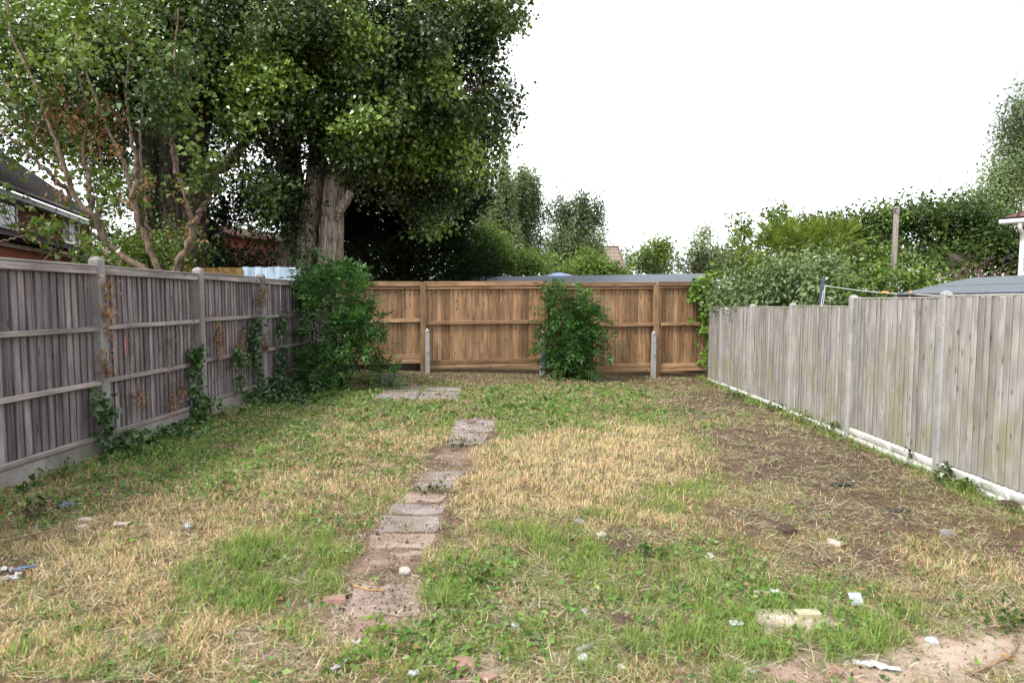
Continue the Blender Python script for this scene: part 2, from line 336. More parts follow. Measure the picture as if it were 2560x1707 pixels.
def brick_wall(name, c1, c2, mortar, sc=4.4):
    m, ns, l = mat(name); t = ns.new('ShaderNodeTexCoord'); mp = ns.new('ShaderNodeMapping'); mp.inputs['Rotation'].default_value = (math.pi / 2, 0, 0); l(t.outputs['Object'], mp.inputs[0])
    b = N_(ns, 'ShaderNodeTexBrick', Scale=sc); b.inputs['Color1'].default_value = (*c1, 1); b.inputs['Color2'].default_value = (*c2, 1); b.inputs['Mortar'].default_value = (*mortar, 1)
    b.inputs['Mortar Size'].default_value = .022; b.inputs['Brick Width'].default_value = 1.; b.inputs['Row Height'].default_value = .33
    l(mp.outputs[0], b.inputs['Vector']); finish(ns, l, b.outputs['Color'], .9, .2, b.outputs['Fac'], -.4, .01); return m
M['brickwall'] = brick_wall('red brick wall', (.17, .045, .03), (.10, .028, .02), (.22, .16, .13))
M['brickwall2'] = brick_wall('orange brick wall', (.27, .075, .035), (.20, .055, .03), (.27, .17, .12))
def tile_mat(name, c, row=.30, colw=.28):
    m, ns, l = mat(name); t = ns.new('ShaderNodeTexCoord'); b = N_(ns, 'ShaderNodeTexBrick', Scale=1.); b.offset = 0.
    l(t.outputs['Object'], b.inputs['Vector']); b.inputs['Color1'].default_value = (*c, 1); b.inputs['Color2'].default_value = (*[x * .75 for x in c], 1); b.inputs['Mortar'].default_value = (*[x * .25 for x in c], 1)
    b.inputs['Mortar Size'].default_value = .028; b.inputs['Brick Width'].default_value = colw; b.inputs['Row Height'].default_value = row
    finish(ns, l, b.outputs['Color'], .95, .04, b.outputs['Fac'], -.8, .03); return m
M['tiles'] = tile_mat('dark roof tiles', (.036, .028, .031))
M['tilesr'] = tile_mat('brown roof tiles', (.235, .185, .16), .42, 2.2)
M['tilesc'] = tile_mat('red roof tiles', (.13, .075, .065))

# ------------------------------------------------------------------ ground masks (shapes of grass, soil and sand patches, measured on the photo)
PL = [(1050, 962), (1030, 1010), (985, 1080), (935, 1130), (880, 1180), (845, 1250), (800, 1330), (752, 1425)]; PR = [(1145, 960), (1112, 1020), (1065, 1085), (1040, 1120), (1012, 1170), (1004, 1230), (965, 1310), (972, 1425)]
def ell(px, py, lst):
    r = np.zeros_like(px)
    for cx, cy, rx, ry, s in lst:
        d = ((px - cx) / rx) ** 2 + ((py - cy) / ry) ** 2
        r = np.maximum(r, s * np.exp(-.75 * d ** 1.4) * 1.08)
    return r
DRY = [(1330, 1060, 270, 65, 1.3), (1180, 1140, 300, 70, .9), (1450, 1005, 110, 30, 1), (930, 1010, 190, 45, .75), (700, 1120, 330, 70, .7), (430, 1220, 340, 70, .75),
       (260, 1330, 260, 90, .85), (130, 1450, 220, 70, .7), (1110, 1265, 100, 50, .7), (1500, 1180, 200, 50, .6), (480, 1120, 200, 40, .6), (520, 1440, 260, 70, .6), (2150, 1290, 220, 60, .5)]
GREEN = [(660, 1330, 200, 85, 1.3), (1300, 1270, 260, 60, .75), (1080, 1340, 110, 70, .8), (1600, 1460, 190, 60, .9), (1830, 1370, 140, 45, 1), (1960, 1450, 130, 55, 1), (1570, 1130, 90, 35, .9),
         (1000, 1470, 230, 70, .6), (180, 1500, 260, 70, .6), (420, 1070, 220, 60, .5), (1500, 1350, 250, 60, .7), (1400, 1500, 200, 60, .6), (1700, 1550, 120, 40, .9), (1050, 1020, 60, 16, .9),
         (620, 1230, 120, 40, .6), (1250, 1190, 180, 30, .5), (900, 1140, 60, 30, .5), (760, 1450, 150, 80, .6), (2100, 1480, 180, 60, .6), (1120, 985, 120, 25, .6), (2200, 1120, 120, 30, .6), (1350, 960, 300, 40, .35), (1600, 1030, 60, 30, .5)]
LEAFY = [(650, 960, 420, 75, 1.1), (430, 1070, 260, 75, 1.1), (620, 1060, 200, 50, .7), (1150, 940, 220, 45, .9), (880, 1060, 160, 60, .6), (1100, 985, 120, 30, .9), (1320, 900, 250, 30, .6), (1080, 1330, 100, 50, .8), (900, 920, 250, 30, .6),
         (1050, 1440, 200, 90, .5), (1450, 940, 200, 40, .5), (150, 1170, 200, 50, .6), (250, 1500, 220, 60, .4), (760, 1180, 120, 40, .5), (1500, 1000, 200, 50, .35)]
BARE = [(1900, 1070, 260, 55, 1.3), (1760, 1010, 170, 35, .9), (2010, 1190, 220, 60, .85), (1700, 1205, 160, 30, .55), (1490, 1245, 80, 22, 1), (950, 1265, 90, 30, .8), (1820, 1537, 190, 46, 1.7), (2230, 1528, 240, 50, 1.7),
        (1060, 1550, 150, 32, 1.4), (330, 1485, 70, 18, .8), (650, 1508, 70, 22, .8), (1530, 1310, 55, 18, 1), (1250, 866, 520, 13, .75), (1680, 925, 190, 40, .75), (1560, 880, 200, 20, .6), (1160, 1205, 60, 12, .8),
        (1220, 1270, 60, 15, .6), (1980, 1290, 130, 30, .7), (150, 1310, 180, 25, .4), (2300, 1250, 120, 40, .7), (1250, 1490, 200, 22, .5), (860, 1400, 140, 55, 1.0), (930, 1240, 100, 45, .8), (1010, 1130, 60, 40, .6), (1060, 1070, 40, 30, .5), (900, 1310, 110, 30, .8), (40, 1310, 120, 40, .6), (2050, 1120, 200, 40, .6)]
RX = lambda Y: 4.95 + .0065 * Y
SAND = [(1790, 1418, 85, 16, 1.1), (2230, 1520, 170, 45, .55), (1900, 1405, 50, 10, .7)]
def path_strip(px, py):
    yl = [p[1] for p in PL]; a = np.interp(py, yl, [p[0] for p in PL]); b = np.interp(py, [p[1] for p in PR], [p[0] for p in PR])
    t = np.clip(np.minimum(px - a, b - px) / 26 + .6, 0, 1); return t * ((py > 960) & (py < 1432))
def masks(x, y):
    px, py = proj_np(x, np.maximum(y, 2.2), SL * x)
    k = np.clip(14 / np.maximum(y, 2.5), .7, 5)
    qx = px + 70 * k ** .5 * (fbm(x * 2.2, y * 2.2, 21) - .5) * 2; qy = py + 16 * k * (fbm(x * 2.2, y * 2.2, 31) - .5) * 2
    f1 = fbm(x * 9, y * 9, 25) - .5; f2 = fbm(x * 9, y * 9, 35) - .5; qx = qx + 60 * k ** .5 * f1; qy = qy + 16 * k * f2
    d = ell(qx, qy, DRY); g = ell(qx, qy, GREEN); lf = ell(qx, qy, LEAFY); b = ell(qx, qy, BARE); s = ell(qx, qy, SAND)
    n = fbm(x * 3.1, y * 3.1, 41); n2 = fbm(x * 1.3, y * 1.3, 51)
    fine = fbm(x * 11, y * 11, 45, 3) - .5
    d = np.clip(d + (n - .5) * 1.0 + fine * .8, 0, 1); g = np.clip(g + (n2 - .5) * .9 - fine * .9, 0, 1); b = np.clip(b + (fbm(x * 4, y * 4, 61) - .5) * 1.3 - .10 + .5 * (fbm(x * 10, y * 10, 62, 3) - .5), 0, 1)
    lf = np.clip(lf + (n2 - .55) * .9, 0, 1)
    ps = path_strip(qx * .6 + px * .4, qy * .6 + py * .4) * np.clip(.65 + .7 * n, 0, 1); b = np.maximum(b, .95 * ps); d = d * (1 - .6 * ps); g = g * (1 - .7 * ps); lf = lf * (1 - .7 * ps)
    edge = np.clip(1 - (RX(y) - x) / .4, 0, 1); g = np.clip(g + .7 * edge, 0, 1); lf = np.clip(lf + .6 * edge * n2 * 1.4, 0, 1); b = b * (1 - .6 * edge)
    return g, d, lf, b, np.clip(s * (.55 + .9 * fbm(x * 16, y * 16, 65)) - .12, 0, 1)

# ------------------------------------------------------------------ ground
def build_ground():
    xs = np.concatenate([[-900, -300, -120, -60, -35, -22, -15, -11, -9, -7.5], np.arange(-6.4, 7.01, .06), [8, 9.5, 11.5, 15, 22, 35, 60, 120, 300, 900]])
    ys = np.concatenate([[-300, -60, -20, -8, -3, 0, 1, 1.8], np.arange(2.4, 17.2, .06), [18, 19.5, 22, 26, 32, 45, 70, 130, 300, 1200]])
    X, Y = np.meshgrid(xs, ys, indexing='ij'); Z = gz(X, Y); g, d, lf, b, s = masks(X, Y)
    Z = Z + .02 * s + .012 * (fbm(X * 14, Y * 14, 77, 3) - .5) * np.clip(b, 0, 1)
    V = np.stack([X, Y, Z], -1).reshape(-1, 3); nx, ny = X.shape
    i, j = np.meshgrid(np.arange(nx - 1), np.arange(ny - 1), indexing='ij'); a = i * ny + j
    F = np.stack([a, a + ny, a + ny + 1, a + 1], -1).reshape(-1, 4)
    m, ns, l = mat('soil and thatch'); tcx = ns.new('ShaderNodeNewGeometry')
    at_ = N_(ns, 'ShaderNodeAttribute', attribute_name='mask'); sp = ns.new('ShaderNodeSeparateColor'); l(at_.outputs['Color'], sp.inputs[0])
    n1 = N_(ns, 'ShaderNodeTexNoise', Scale=26., Detail=8., Roughness=.7); l(tcx.outputs['Position'], n1.inputs['Vector'])
    n2 = N_(ns, 'ShaderNodeTexNoise', Scale=140., Detail=4., Roughness=.7); l(tcx.outputs['Position'], n2.inputs['Vector'])
    th = ramp(ns, [(.3, (.045, .031, .019)), (.5, (.12, .086, .046)), (.68, (.25, .19, .105))]); l(n1.outputs[0], th.inputs[0])
    soil = ramp(ns, [(.30, (.032, .020, .015)), (.5, (.085, .054, .041)), (.66, (.16, .11, .085)), (.76, (.44, .38, .33))]); l(n2.outputs[0], soil.inputs[0])
    pink = ramp(ns, [(.28, (.19, .12, .095)), (.5, (.31, .215, .175)), (.66, (.42, .32, .275)), (.76, (.66, .60, .54))]); l(n2.outputs[0], pink.inputs[0])
    a1 = N_(ns, 'ShaderNodeMixRGB'); l(sp.outputs[0], a1.inputs[0]); l(th.outputs[0], a1.inputs[1]); l(soil.outputs[0], a1.inputs[2])
    a2 = N_(ns, 'ShaderNodeMixRGB'); l(sp.outputs[1], a2.inputs[0]); l(a1.outputs[0], a2.inputs[1]); l(pink.outputs[0], a2.inputs[2])
    a3 = N_(ns, 'ShaderNodeMixRGB'); l(sp.outputs[2], a3.inputs[0]); l(a2.outputs[0], a3.inputs[1]); a3.inputs[2].default_value = (.50, .43, .36, 1)
    finish(ns, l, a3.outputs[0], .97, .1, n2.outputs[0], .7, .012)
    me = npmesh('ground', V, [F], m, True)
    a = me.attributes.new('mask', 'FLOAT_COLOR', 'POINT'); c4 = np.ones((len(V), 4), np.float32)
    px, py = proj_np(X, np.maximum(Y, 2.2), SL * X)
    c4[:, 0] = np.clip(b * 1.2, 0, 1).ravel(); c4[:, 1] = np.maximum(np.clip(b, 0, 1) * np.clip((py - 1350) / 110, 0, 1), .55 * path_strip(px + 50 * (fbm(X * 6, Y * 6, 131) - .5), py) * np.clip(fbm(X * 7, Y * 7, 133) * 2.2 - .45, 0, 1)).ravel(); c4[:, 2] = s.ravel()
    a.data.foreach_set('color', c4.ravel())
    tag(link('ground', me), 'rough garden lawn of cut dry grass and bare brown soil', 'ground', None, 'structure')
build_ground()

# ------------------------------------------------------------------ paving
def slab_quad(pts, up=.004):
    return [gnd(x, y, up) for x, y in pts]
pathE = empty('garden_path', gnd(1000, 1330), 0, 'narrow path of sunken paving slabs across the lawn', 'path', None, 'structure')
def add_slab(parent, pts, m_, up=.006, h=.06):
    q = slab_quad(pts, up); c = sum(q, Vector()) / 4; rr = []
    for k in range(4):
        a, b = q[k], q[(k + 1) % 4]
        for t in (0.08, .36, .64, .92):
            p = a.lerp(b, t); v = (c - p).normalized(); rr.append(p + v * random.uniform(-.01, .03))
    mb = MB(); mb.prism([p - parent.location for p in rr], h); 
    if mb.v and (Vector(mb.v[1]) - Vector(mb.v[0])).cross(Vector(mb.v[5]) - Vector(mb.v[0])).z < 0: mb.f = [tuple(reversed(f)) for f in mb.f]
    return mb.obj('paving_slab', m_, parent)
def strip_x(E, y): return float(np.interp(y / DS, [p[1] for p in E], [p[0] for p in E])) * DS
for y0, y1, m_, dirt in [(1052, 1079, 'slab', 0), (1081, 1110, 'slab', 0), (1113, 1144, 'dirtslab', 1), (1147, 1177, 'dirtslab', 1), (1179, 1202, 'slab', 0), (1204, 1229, 'slab', 0), (1232, 1257, 'dirtslab', 0), (1259, 1286, 'slab', 0), (1289, 1328, 'slab', 0), (1332, 1368, 'dirtslab', 0), (1371, 1408, 'dirtslab', 1), (1412, 1450, 'dirtslab', 1), (1454, 1541, 'dirtslab', 0)]:
    J = lambda: random.uniform(-7, 7); ins = 12 if dirt else 0
    add_slab(pathE, [(strip_x(PL, y0) + ins + J(), y0 + J() * .25), (strip_x(PR, y0) - ins + J(), y0 + J() * .25), (strip_x(PR, y1) - ins + J(), y1 + J() * .25), (strip_x(PL, y1) + ins + J(), y1 + J() * .25)], M[m_], -.003 if dirt else .006)
padE = empty('paving_pad', gnd(1045, 980), 0, 'small pad of four pinkish paving slabs near the brown fence', 'paving', None, 'structure')
for pts in [[(978, 966), (1070, 966), (1056, 978), (960, 978)], [(1072, 966), (1158, 966), (1150, 978), (1058, 978)], [(957, 979), (1055, 979), (1040, 997), (932, 996)], [(1057, 979), (1150, 979), (1142, 997), (1042, 997)]]:
    add_slab(padE, pts, M['slab'], .012)

# ------------------------------------------------------------------ fences
def wedge_board(w, h, t0, t1, mat_, name='board', ztop=0., tongue=True, lip=None):
    mb = MB(); mb.add([(0, 0, 0), (w, t0 - t1, 0), (w, t0, 0), (0, t0, 0), (0, 0, h), (w, t0 - t1, h + ztop), (w, t0, h + ztop), (0, t0, h)],
                      [(3, 2, 1, 0), (4, 5, 6, 7), (0, 1, 5, 4), (1, 2, 6, 5), (2, 3, 7, 6), (3, 0, 4, 7)])
    if lip == 'end': mb.box((w - .007, -.009, .01), (w, .0, h - .01))
    if lip == 'start': mb.box((.001, -.008, .01), (.007, .0, h - .01))
    if tongue: mb.box((w - .012, t0 + .003, .004), (w + .016, t0 + .008, h - .004))
    return mb.mesh(name, mat_)
def concrete_post(w, d, h, mat_, tip=.035):
    c = .016; mb = MB()
    ring = lambda z, s=1.: [((x) * s, (y) * s, z) for x, y in [(-w / 2 + c, -d / 2), (w / 2 - c, -d / 2), (w / 2, -d / 2 + c), (w / 2, d / 2 - c), (w / 2 - c, d / 2), (-w / 2 + c, d / 2), (-w / 2, d / 2 - c), (-w / 2, -d / 2 + c)]]
    vs = ring(0) + ring(h - tip) + ring(h - tip * .35, .72) + ring(h, .12)
    fs = [tuple(reversed(range(8))), tuple(range(24, 32))]
    for k in range(3): fs += [(k * 8 + i, k * 8 + (i + 1) % 8, (k + 1) * 8 + (i + 1) % 8, (k + 1) * 8 + i) for i in range(8)]
    mb.add(vs, fs); return mb.mesh('post', mat_)
def xbar(x0, x1, y0, y1, h, mat_, name):   # beam along x, modelled along local z so that the grain runs along it
    mb = MB(); mb.box((-h / 2, y0, 0), (h / 2, y1, x1 - x0), min(.006, h / 5)); return mb.mesh(name, mat_)
def put_bar(parent, me, name, x0, z, tilt=0., y=0):
    return link(name, me, parent, (x0, y, z), (0, math.pi / 2 + tilt, 0))
U = lambda a, b: random.uniform(a, b)

# left fence -----------------------------------------------------------
LX = lambda Y: -4.54 + .0323 * Y
lu = Vector((.0323, 1, 0)).normalized()
lang = math.atan2(lu.y, lu.x)
Lroot = Vector((LX(2.61), 2.61, 0)); Lroot.z = float(gz(Lroot.x, Lroot.y))
LF = empty('fence', Lroot, lang, 'long dark weathered grey timber fence with ivy and four horizontal rails between concrete posts', 'fence')
lz = lambda z: z - Lroot.z
M['concl'] = concrete_mat('weathered grey concrete', (.225, .215, .215), .4, .25, (.16, .15, .13))
lpost = concrete_post(.105, .125, 2.75, M['concl'], .04)
NP = 7; sp = 1.95
for k in range(NP):
    link('post', lpost, LF, (k * sp, 0, lz(2.27 - 2.75 + U(-.01, .01))), (U(-.006, .006), U(-.006, .006), 0))
TOP = 2.19; BOT = .405
Lboards = [wedge_board(.112, TOP - .03 - (BOT - .02) + dz, .010, .010, M['old'], 'board', 0., False, 'end') for dz in (0, .006, -.006)]
for k in range(NP - 1):
    x0 = k * sp + .055; x1 = (k + 1) * sp - .055; dz = U(-.012, .012); sag = U(-.004, .004); nb = 20; bw = (x1 - x0) / nb
    for i in range(nb):
        o = link('board', Lboards[(i * 7 + k) % 3], LF, (x0 + i * bw - .018 + U(-.003, .003), .012 + U(-.001, .003), lz(BOT - .02 + dz)), (U(-.003, .003), U(-.003, .003), U(.19, .24)))
    for r_, zz in enumerate([TOP - .055, .353, .674, 1.0]):
        z = zz if r_ == 0 else (TOP - .03) + (BOT - TOP + .03) * zz
        hh = .075 if r_ == 0 else .05
        put_bar(LF, xbar(x0, x1, -.034, .008, hh, M['oldrail'], 'rail'), 'rail', x0, lz(z + dz), U(-.004, .004))
    put_bar(LF, xbar(x0, x1, -.042, .034, .022, M['oldrail'], 'capping_rail'), 'capping_rail', x0, lz(TOP - .004 + dz))
    mb = MB(); mb.box((x0, -.022, lz(.02)), (x1, .026, lz(BOT - .03 + dz)), .004); mb.obj('gravel_board', M['concd'], LF)

# right fence ----------------------------------------------------------
RX = lambda Y: 4.95 + .0065 * Y
ru = Vector((-.0065, -1, 0)).normalized()
Rroot = Vector((RX(15.85), 15.85, 0)); Rroot.z = float(gz(Rroot.x, Rroot.y))
RF = empty('fence', Rroot, math.atan2(ru.y, ru.x), 'pale grey vertical board fence on white gravel boards between slim concrete posts', 'fence')
rz_ = lambda z: z - Rroot.z
ry = [15.85, 14.87, 12.96, 11.10, 9.12, 7.15, 5.2, 3.25]
tops = [-.155, -.14, -.12, -.088, .036, .058, .065]; bots = [-1.97, -1.95, -1.94, -1.955, -1.855, -1.865, -1.86]; ptop = [None, -.085, -.07, -.04, .082, .112, .12, .12]
rpost = concrete_post(.10, .11, 2.8, M['conc'], .04)
def rock_board(w, h):
    nx, nz = 64, 12; xs = np.linspace(0, w, nx); zs = np.linspace(0, h, nz); X, Z = np.meshgrid(xs, zs, indexing='ij')
    row = np.floor(Z / (h / 3) - .001); off = row * .21; cx = ((X + off) % .36) / .36; cz = (Z % (h / 3)) / (h / 3)
    edge = np.minimum(np.minimum(cx, 1 - cx) * .36, np.minimum(cz, 1 - cz) * (h / 3))
    dep = -.030 * np.clip(edge / .022, 0, 1) - .030 * (fbm(X * 9, Z * 9 + row * 3, 5) - .3)
    dep[0, :] = dep[-1, :] = 0; V = np.stack([X, dep, Z], -1).reshape(-1, 3)
    i, j = np.meshgrid(np.arange(nx - 1), np.arange(nz - 1), indexing='ij'); a = i * nz + j
    F = np.stack([a, a + nz, a + nz + 1, a + 1], -1).reshape(-1, 4); n0 = len(V)
    B = np.array([[0, 0, 0], [w, 0, 0], [w, .045, 0], [0, .045, 0], [0, 0, h], [w, 0, h], [w, .045, h], [0, .045, h]])
    F2 = np.array([[3, 2, 1, 0], [4, 5, 6, 7], [1, 2, 6, 5], [2, 3, 7, 6], [3, 0, 4, 7]]) + n0
    return npmesh('gravel_board', np.vstack([V, B]), [F, F2], M['whiteconc'])
for k in range(len(ry)):
    s_ = ry[0] - ry[k]
    if ptop[k] is not None: link('post', rpost, RF, (s_, 0, rz_(CAMZ + ptop[k] - 2.8)), (U(-.004, .004), U(-.004, .004), 0))
for k in range(len(ry) - 1):
    x0 = ry[0] - ry[k] + (.052 if k else 0); x1 = ry[0] - ry[k + 1] - .052; w = x1 - x0; nb = max(4, round(w / .0925)); bw = w / nb
    t = CAMZ + tops[k]; b = CAMZ + bots[k]
    vs = [wedge_board(bw + .018, t - b - .02 + d, .010, .010, M['pale'], 'board', 0., False, 'start') for d in (0, .004, -.003)]
    for i in range(nb):
        o = link('board', vs[i % 3], RF, (x0 + i * bw + U(-.003, .003), -.010 + U(-.002, .002), rz_(b)), (U(-.002, .002), U(-.002, .002), -U(.16, .21)))
    put_bar(RF, xbar(x0, x1, -.024, .03, .022, M['pale'], 'capping_rail'), 'capping_rail', x0, rz_(t - .006))
    for zz in (.25, .95, 1.6): put_bar(RF, xbar(x0 + .01, x1 - .01, .006, .04, .045, M['pale'], 'rail'), 'rail', x0 + .01, rz_(b + zz))
    link('gravel_board', rock_board(w, .30), RF, (x0, -.008, rz_(b - .31)))

# back fence -----------------------------------------------------------
B0 = Vector((-3.70, 14.6, 0)); bu = Vector((8.89, 1.9, 0)).normalized()
Lc = onplane(838, 900, B0, bu)[0]; Broot = Vector((Lc.x, Lc.y, 0)); Broot.z = float(gz(Lc.x, Lc.y))
BF = empty('fence', Broot, math.atan2(bu.y, bu.x), 'new brown softwood fence of knotty vertical boards closing off the garden', 'fence')
bx_ = lambda px: onplane(px, 850, Broot, bu)[1]
bz = lambda z: z - Broot.z
bpost_x = [(1057, .44), (1361, .43), (1641, .40)]
panels = [(0.02, bx_(1051), .435, -1.50, -.48), (bx_(1063), bx_(1355), .442, -1.655, -.545), (bx_(1367), bx_(1635), .45, -1.836, -.636), (bx_(1648), bx_(1768), .484, -1.867, -.62)]
for (px, tp) in bpost_x:
    x = bx_(px); P_ = onplane(px, 850, Broot, bu)[0]; zg = float(gz(P_.x, P_.y))
    h = CAMZ + tp - zg + .25; mb = MB(); mb.box((-.062, -.062, 0), (.062, .062, h), .006)
    mb.obj('post', M['new'], BF, loc=(x, -.035, bz(zg - .25)), rot=(0, {1641: -.022}.get(px, .004), 0))
for k, (x0, x1, t, b, mdl) in enumerate(panels):
    t += CAMZ; b += CAMZ; mdl += CAMZ; w = x1 - x0; nb = max(4, round(w / .103)); bw = w / nb
    vs = [wedge_board(bw + .016, t - b - .10 + d, .010, .010, M['new'], 'board', 0., False, 'end') for d in (0, .004, -.004)]
    for i in range(nb):
        o = link('board', vs[i % 3], BF, (x0 + i * bw - .016 + U(-.006, .006), .024 + U(-.002, .002), bz(b + .07)), (U(-.002, .002), U(-.002, .002), U(.17, .22)))
    tl = {0: -.004, 1: -.010, 2: -.006, 3: -.006}[k]
    put_bar(BF, xbar(x0 - .02, x1 + .02, -.050, .06, .115, M['new'], 'capping_rail'), 'capping_rail', x0 - .02, bz(t - .05), tl)
    put_bar(BF, xbar(x0, x1, -.030, .02, .05, M['new'], 'rail'), 'rail', x0, bz(t - .15), tl)
    put_bar(BF, xbar(x0, x1, -.045, .02, .085, M['new'], 'rail'), 'rail', x0, bz(mdl), tl * .5)
    put_bar(BF, xbar(x0, x1, -.045, .02, .10, M['new'], 'rail'), 'rail', x0, bz(b + .155))
    put_bar(BF, xbar(x0, x1, -.038, .012, .095, M['new'], 'gravel_board'), 'gravel_board', x0, bz(b + .05))
mb = MB(); mb.box((0.02, .05, bz(-.05)), (bx_(1051), .08, bz(CAMZ - 1.5 - .02))); mb.obj('gravel_board', M['barkd'], BF)
# concrete repair spurs
for px, ptp, wpx, lab in [(1068, 821, 11, 'short pointed grey concrete spur beside the open post of the brown fence'), (1356, 826, 10, 'short concrete spur half hidden by the leafy bush at the brown fence'), (1635, 827, 11, 'short grey concrete spur bolted left of the leaning brown fence post')]:
    q, s_ = onplane(px, ptp, Broot - Vector((-bu.y, bu.x, 0)) * .13, bu); zg = float(gz(q.x, q.y)); h = q.z - zg + .2
    mb = MB(); w = .055; w2 = .045
    vs = [(-w, -w, 0), (w, -w, 0), (w, w, 0), (-w, w, 0), (-w2, -w2, h - .07), (w2, -w2, h - .07), (w2, w2, h - .07), (-w2, w2, h - .07), (-.012, .02, h), (.012, .02, h), (.012, .03, h), (-.012, .03, h)]
    fs = [(3, 2, 1, 0), (8, 9, 10, 11)] + [(a, (a + 1) % 4, 4 + (a + 1) % 4, 4 + a) for a in range(4)] + [(4 + a, 4 + (a + 1) % 4, 8 + (a + 1) % 4, 8 + a) for a in range(4)]
    mb.add(vs, fs); r_ = empty('concrete_spur', (q.x, q.y, zg - .2), math.atan2(bu.y, bu.x), lab, 'post', 'concrete spurs along the brown fence')
    mb.obj('shaft', M['conc'], r_)
    for zz in (.55, .95):
        b2 = MB(); b2.box((-.012, -.07, h * zz - .012), (.012, -.044, h * zz + .012), .003); b2.obj('bolt', M['metalblue'], r_)

# neighbours' fences behind the left fence
def simple_fence(px0, px1, ptop, Y, w, m_, label, botz=.2, yaw=0):
    a = at(px0, ptop, Y); b = at(px1, ptop, Y); zg = botz - .2; r_ = empty('fence', (a.x, Y, zg), 0, label, 'fence')
    n = max(2, round((b.x - a.x) / w)); bw = (b.x - a.x) / n; me = wedge_board(bw - .008, a.z - zg, .02, .014, m_, 'board')
    for i in range(n): link('board', me, r_, (i * bw, U(-.003, .003), U(-.012, .012)), (0, 0, -.05))
    for zz in (.4, 1.1, 1.9): put_bar(r_, xbar(0, b.x - a.x, .022, .06, .05, m_, 'rail'), 'rail', 0, zz)
    return r_
simple_fence(456, 604, 669, 15.2, .145, M['yellow'], 'golden treated board fence seen over the dark weathered fence')
simple_fence(605, 748, 668, 15.25, .15, M['blue'], 'pale blue painted board fence in front of the big trunk')

# ------------------------------------------------------------------ buildings
def gable_roof(parent, x0, x1, yf, yb, ze, zr, m_, th=.12, name='roof'):
    """two slope meshes, each flat in its own local xy so the tile pattern lies on it"""
    ym = (yf + yb) / 2
    for (y0, sgn) in ((yf, 1), (yb, -1)):
        ln = math.hypot(ym - y0, zr - ze); ang = math.atan2(zr - ze, abs(ym - y0)); mb = MB(); mb.box((x0, 0, 0), (x1, ln, th))
        if sgn > 0: mb.obj(name, m_, parent, loc=(0, y0, ze), rot=(ang, 0, 0))
        else: mb.obj(name, m_, parent, loc=(x0 + x1, y0, ze), rot=(ang, 0, math.pi))
def window(parent, x0, x1, z0, z1, y, nout=1, bars=True, curtain=False):
    t = .07; f = MB()
    Y0, Y1 = (y, y + .05 * nout) if nout > 0 else (y - .05, y)
    f.box((x0, Y0, z0), (x1, Y1, z0 + t)); f.box((x0, Y0, z1 - t), (x1, Y1, z1)); f.box((x0, Y0, z0 + t), (x0 + t, Y1, z1 - t)); f.box((x1 - t, Y0, z0 + t), (x1, Y1, z1 - t))
    xm = x0 + (x1 - x0) * .62; f.box((xm - .04, Y0 + .002, z0 + t), (xm + .04, Y1 - .002, z1 - t))
    w = f.obj('window', M['white'], parent)
    if bars:
        b = MB(); zm = z0 + (z1 - z0) * .5; b.box((x0 + t, Y0 + .012, zm - .015), (xm - .04, Y1 - .012, zm + .015)); b.box((xm + .04, Y0 + .012, zm - .015), (x1 - t, Y1 - .012, zm + .015)); b.obj('glazing_bar', M['white'], w)
    for a, c in ((x0 + t, xm - .04), (xm + .04, x1 - t)):
        p = MB(); p.box((a, Y0 + .018, z0 + t), (c, Y0 + .024, z1 - t)); p.obj('pane', M['glass'], w)
    if curtain:
        p = MB(); p.box((x0 + (x1 - x0) * .3, Y0 + .025, z0 + t), (xm - .06, Y0 + .032, z1 - t)); p.obj('curtain', M['curtain'], w)
    s_ = MB(); s_.box((x0 - .08, Y0 - .02, z0 - .09), (x1 + .08, Y1 + .05, z0 - .01)); s_.obj('sill', M['white'], w)
hc = at(224, 553, 25.4); hu = Vector((.335, -1, 0)).normalized()     # local x runs towards us, y faces the garden
H1 = empty('brick_house', (hc.x, hc.y, .2), math.atan2(hu.y, hu.x), 'red brick house with dark tiled roof and white windows behind the weathered fence', 'house')
hz = hc.z - .2
mb = MB(); mb.box((0, -7.5, -.3), (15, 0, hz)); mb.obj('wall', M['brickwall'], H1)
gable_roof(H1, -.35, 15.4, -7.9, .42, hz - .12, hz + 3.1, M['tiles'])
mb = MB(); mb.box((-.3, .16, hz - .30), (15, .40, hz - .15)); mb.obj('fascia', M['curtain'], H1)
V_, F_ = tube([(spline([(-.35, .50, hz - .06), (15, .50, hz - .06)], 4), [.05] * 4)], 8); link('gutter', npmesh('gutter', V_, [F_], M['poletimber'], True), H1)
V_, F_ = tube([(spline([(.15, .08, hz - .35), (.15, .08, 0)], 4), [.045] * 4)], 8); link('downpipe', npmesh('downpipe', V_, [F_], M['metalblue'], True), H1)
def hs(px, py):
    q, s_ = onplane(px, py, hc, hu); return s_, q.z - .2
a0, z1 = hs(194, 551); a1, _ = hs(153, 541); _, z0 = hs(175, 607)
window(H1, a0, a1, z0, z1 - .03, .005, 1, True, True)
a0, z1 = hs(37, 500); a1, _ = hs(-40, 470); _, z0 = hs(30, 578)
window(H1, a0, a1, z0, z1, .005)
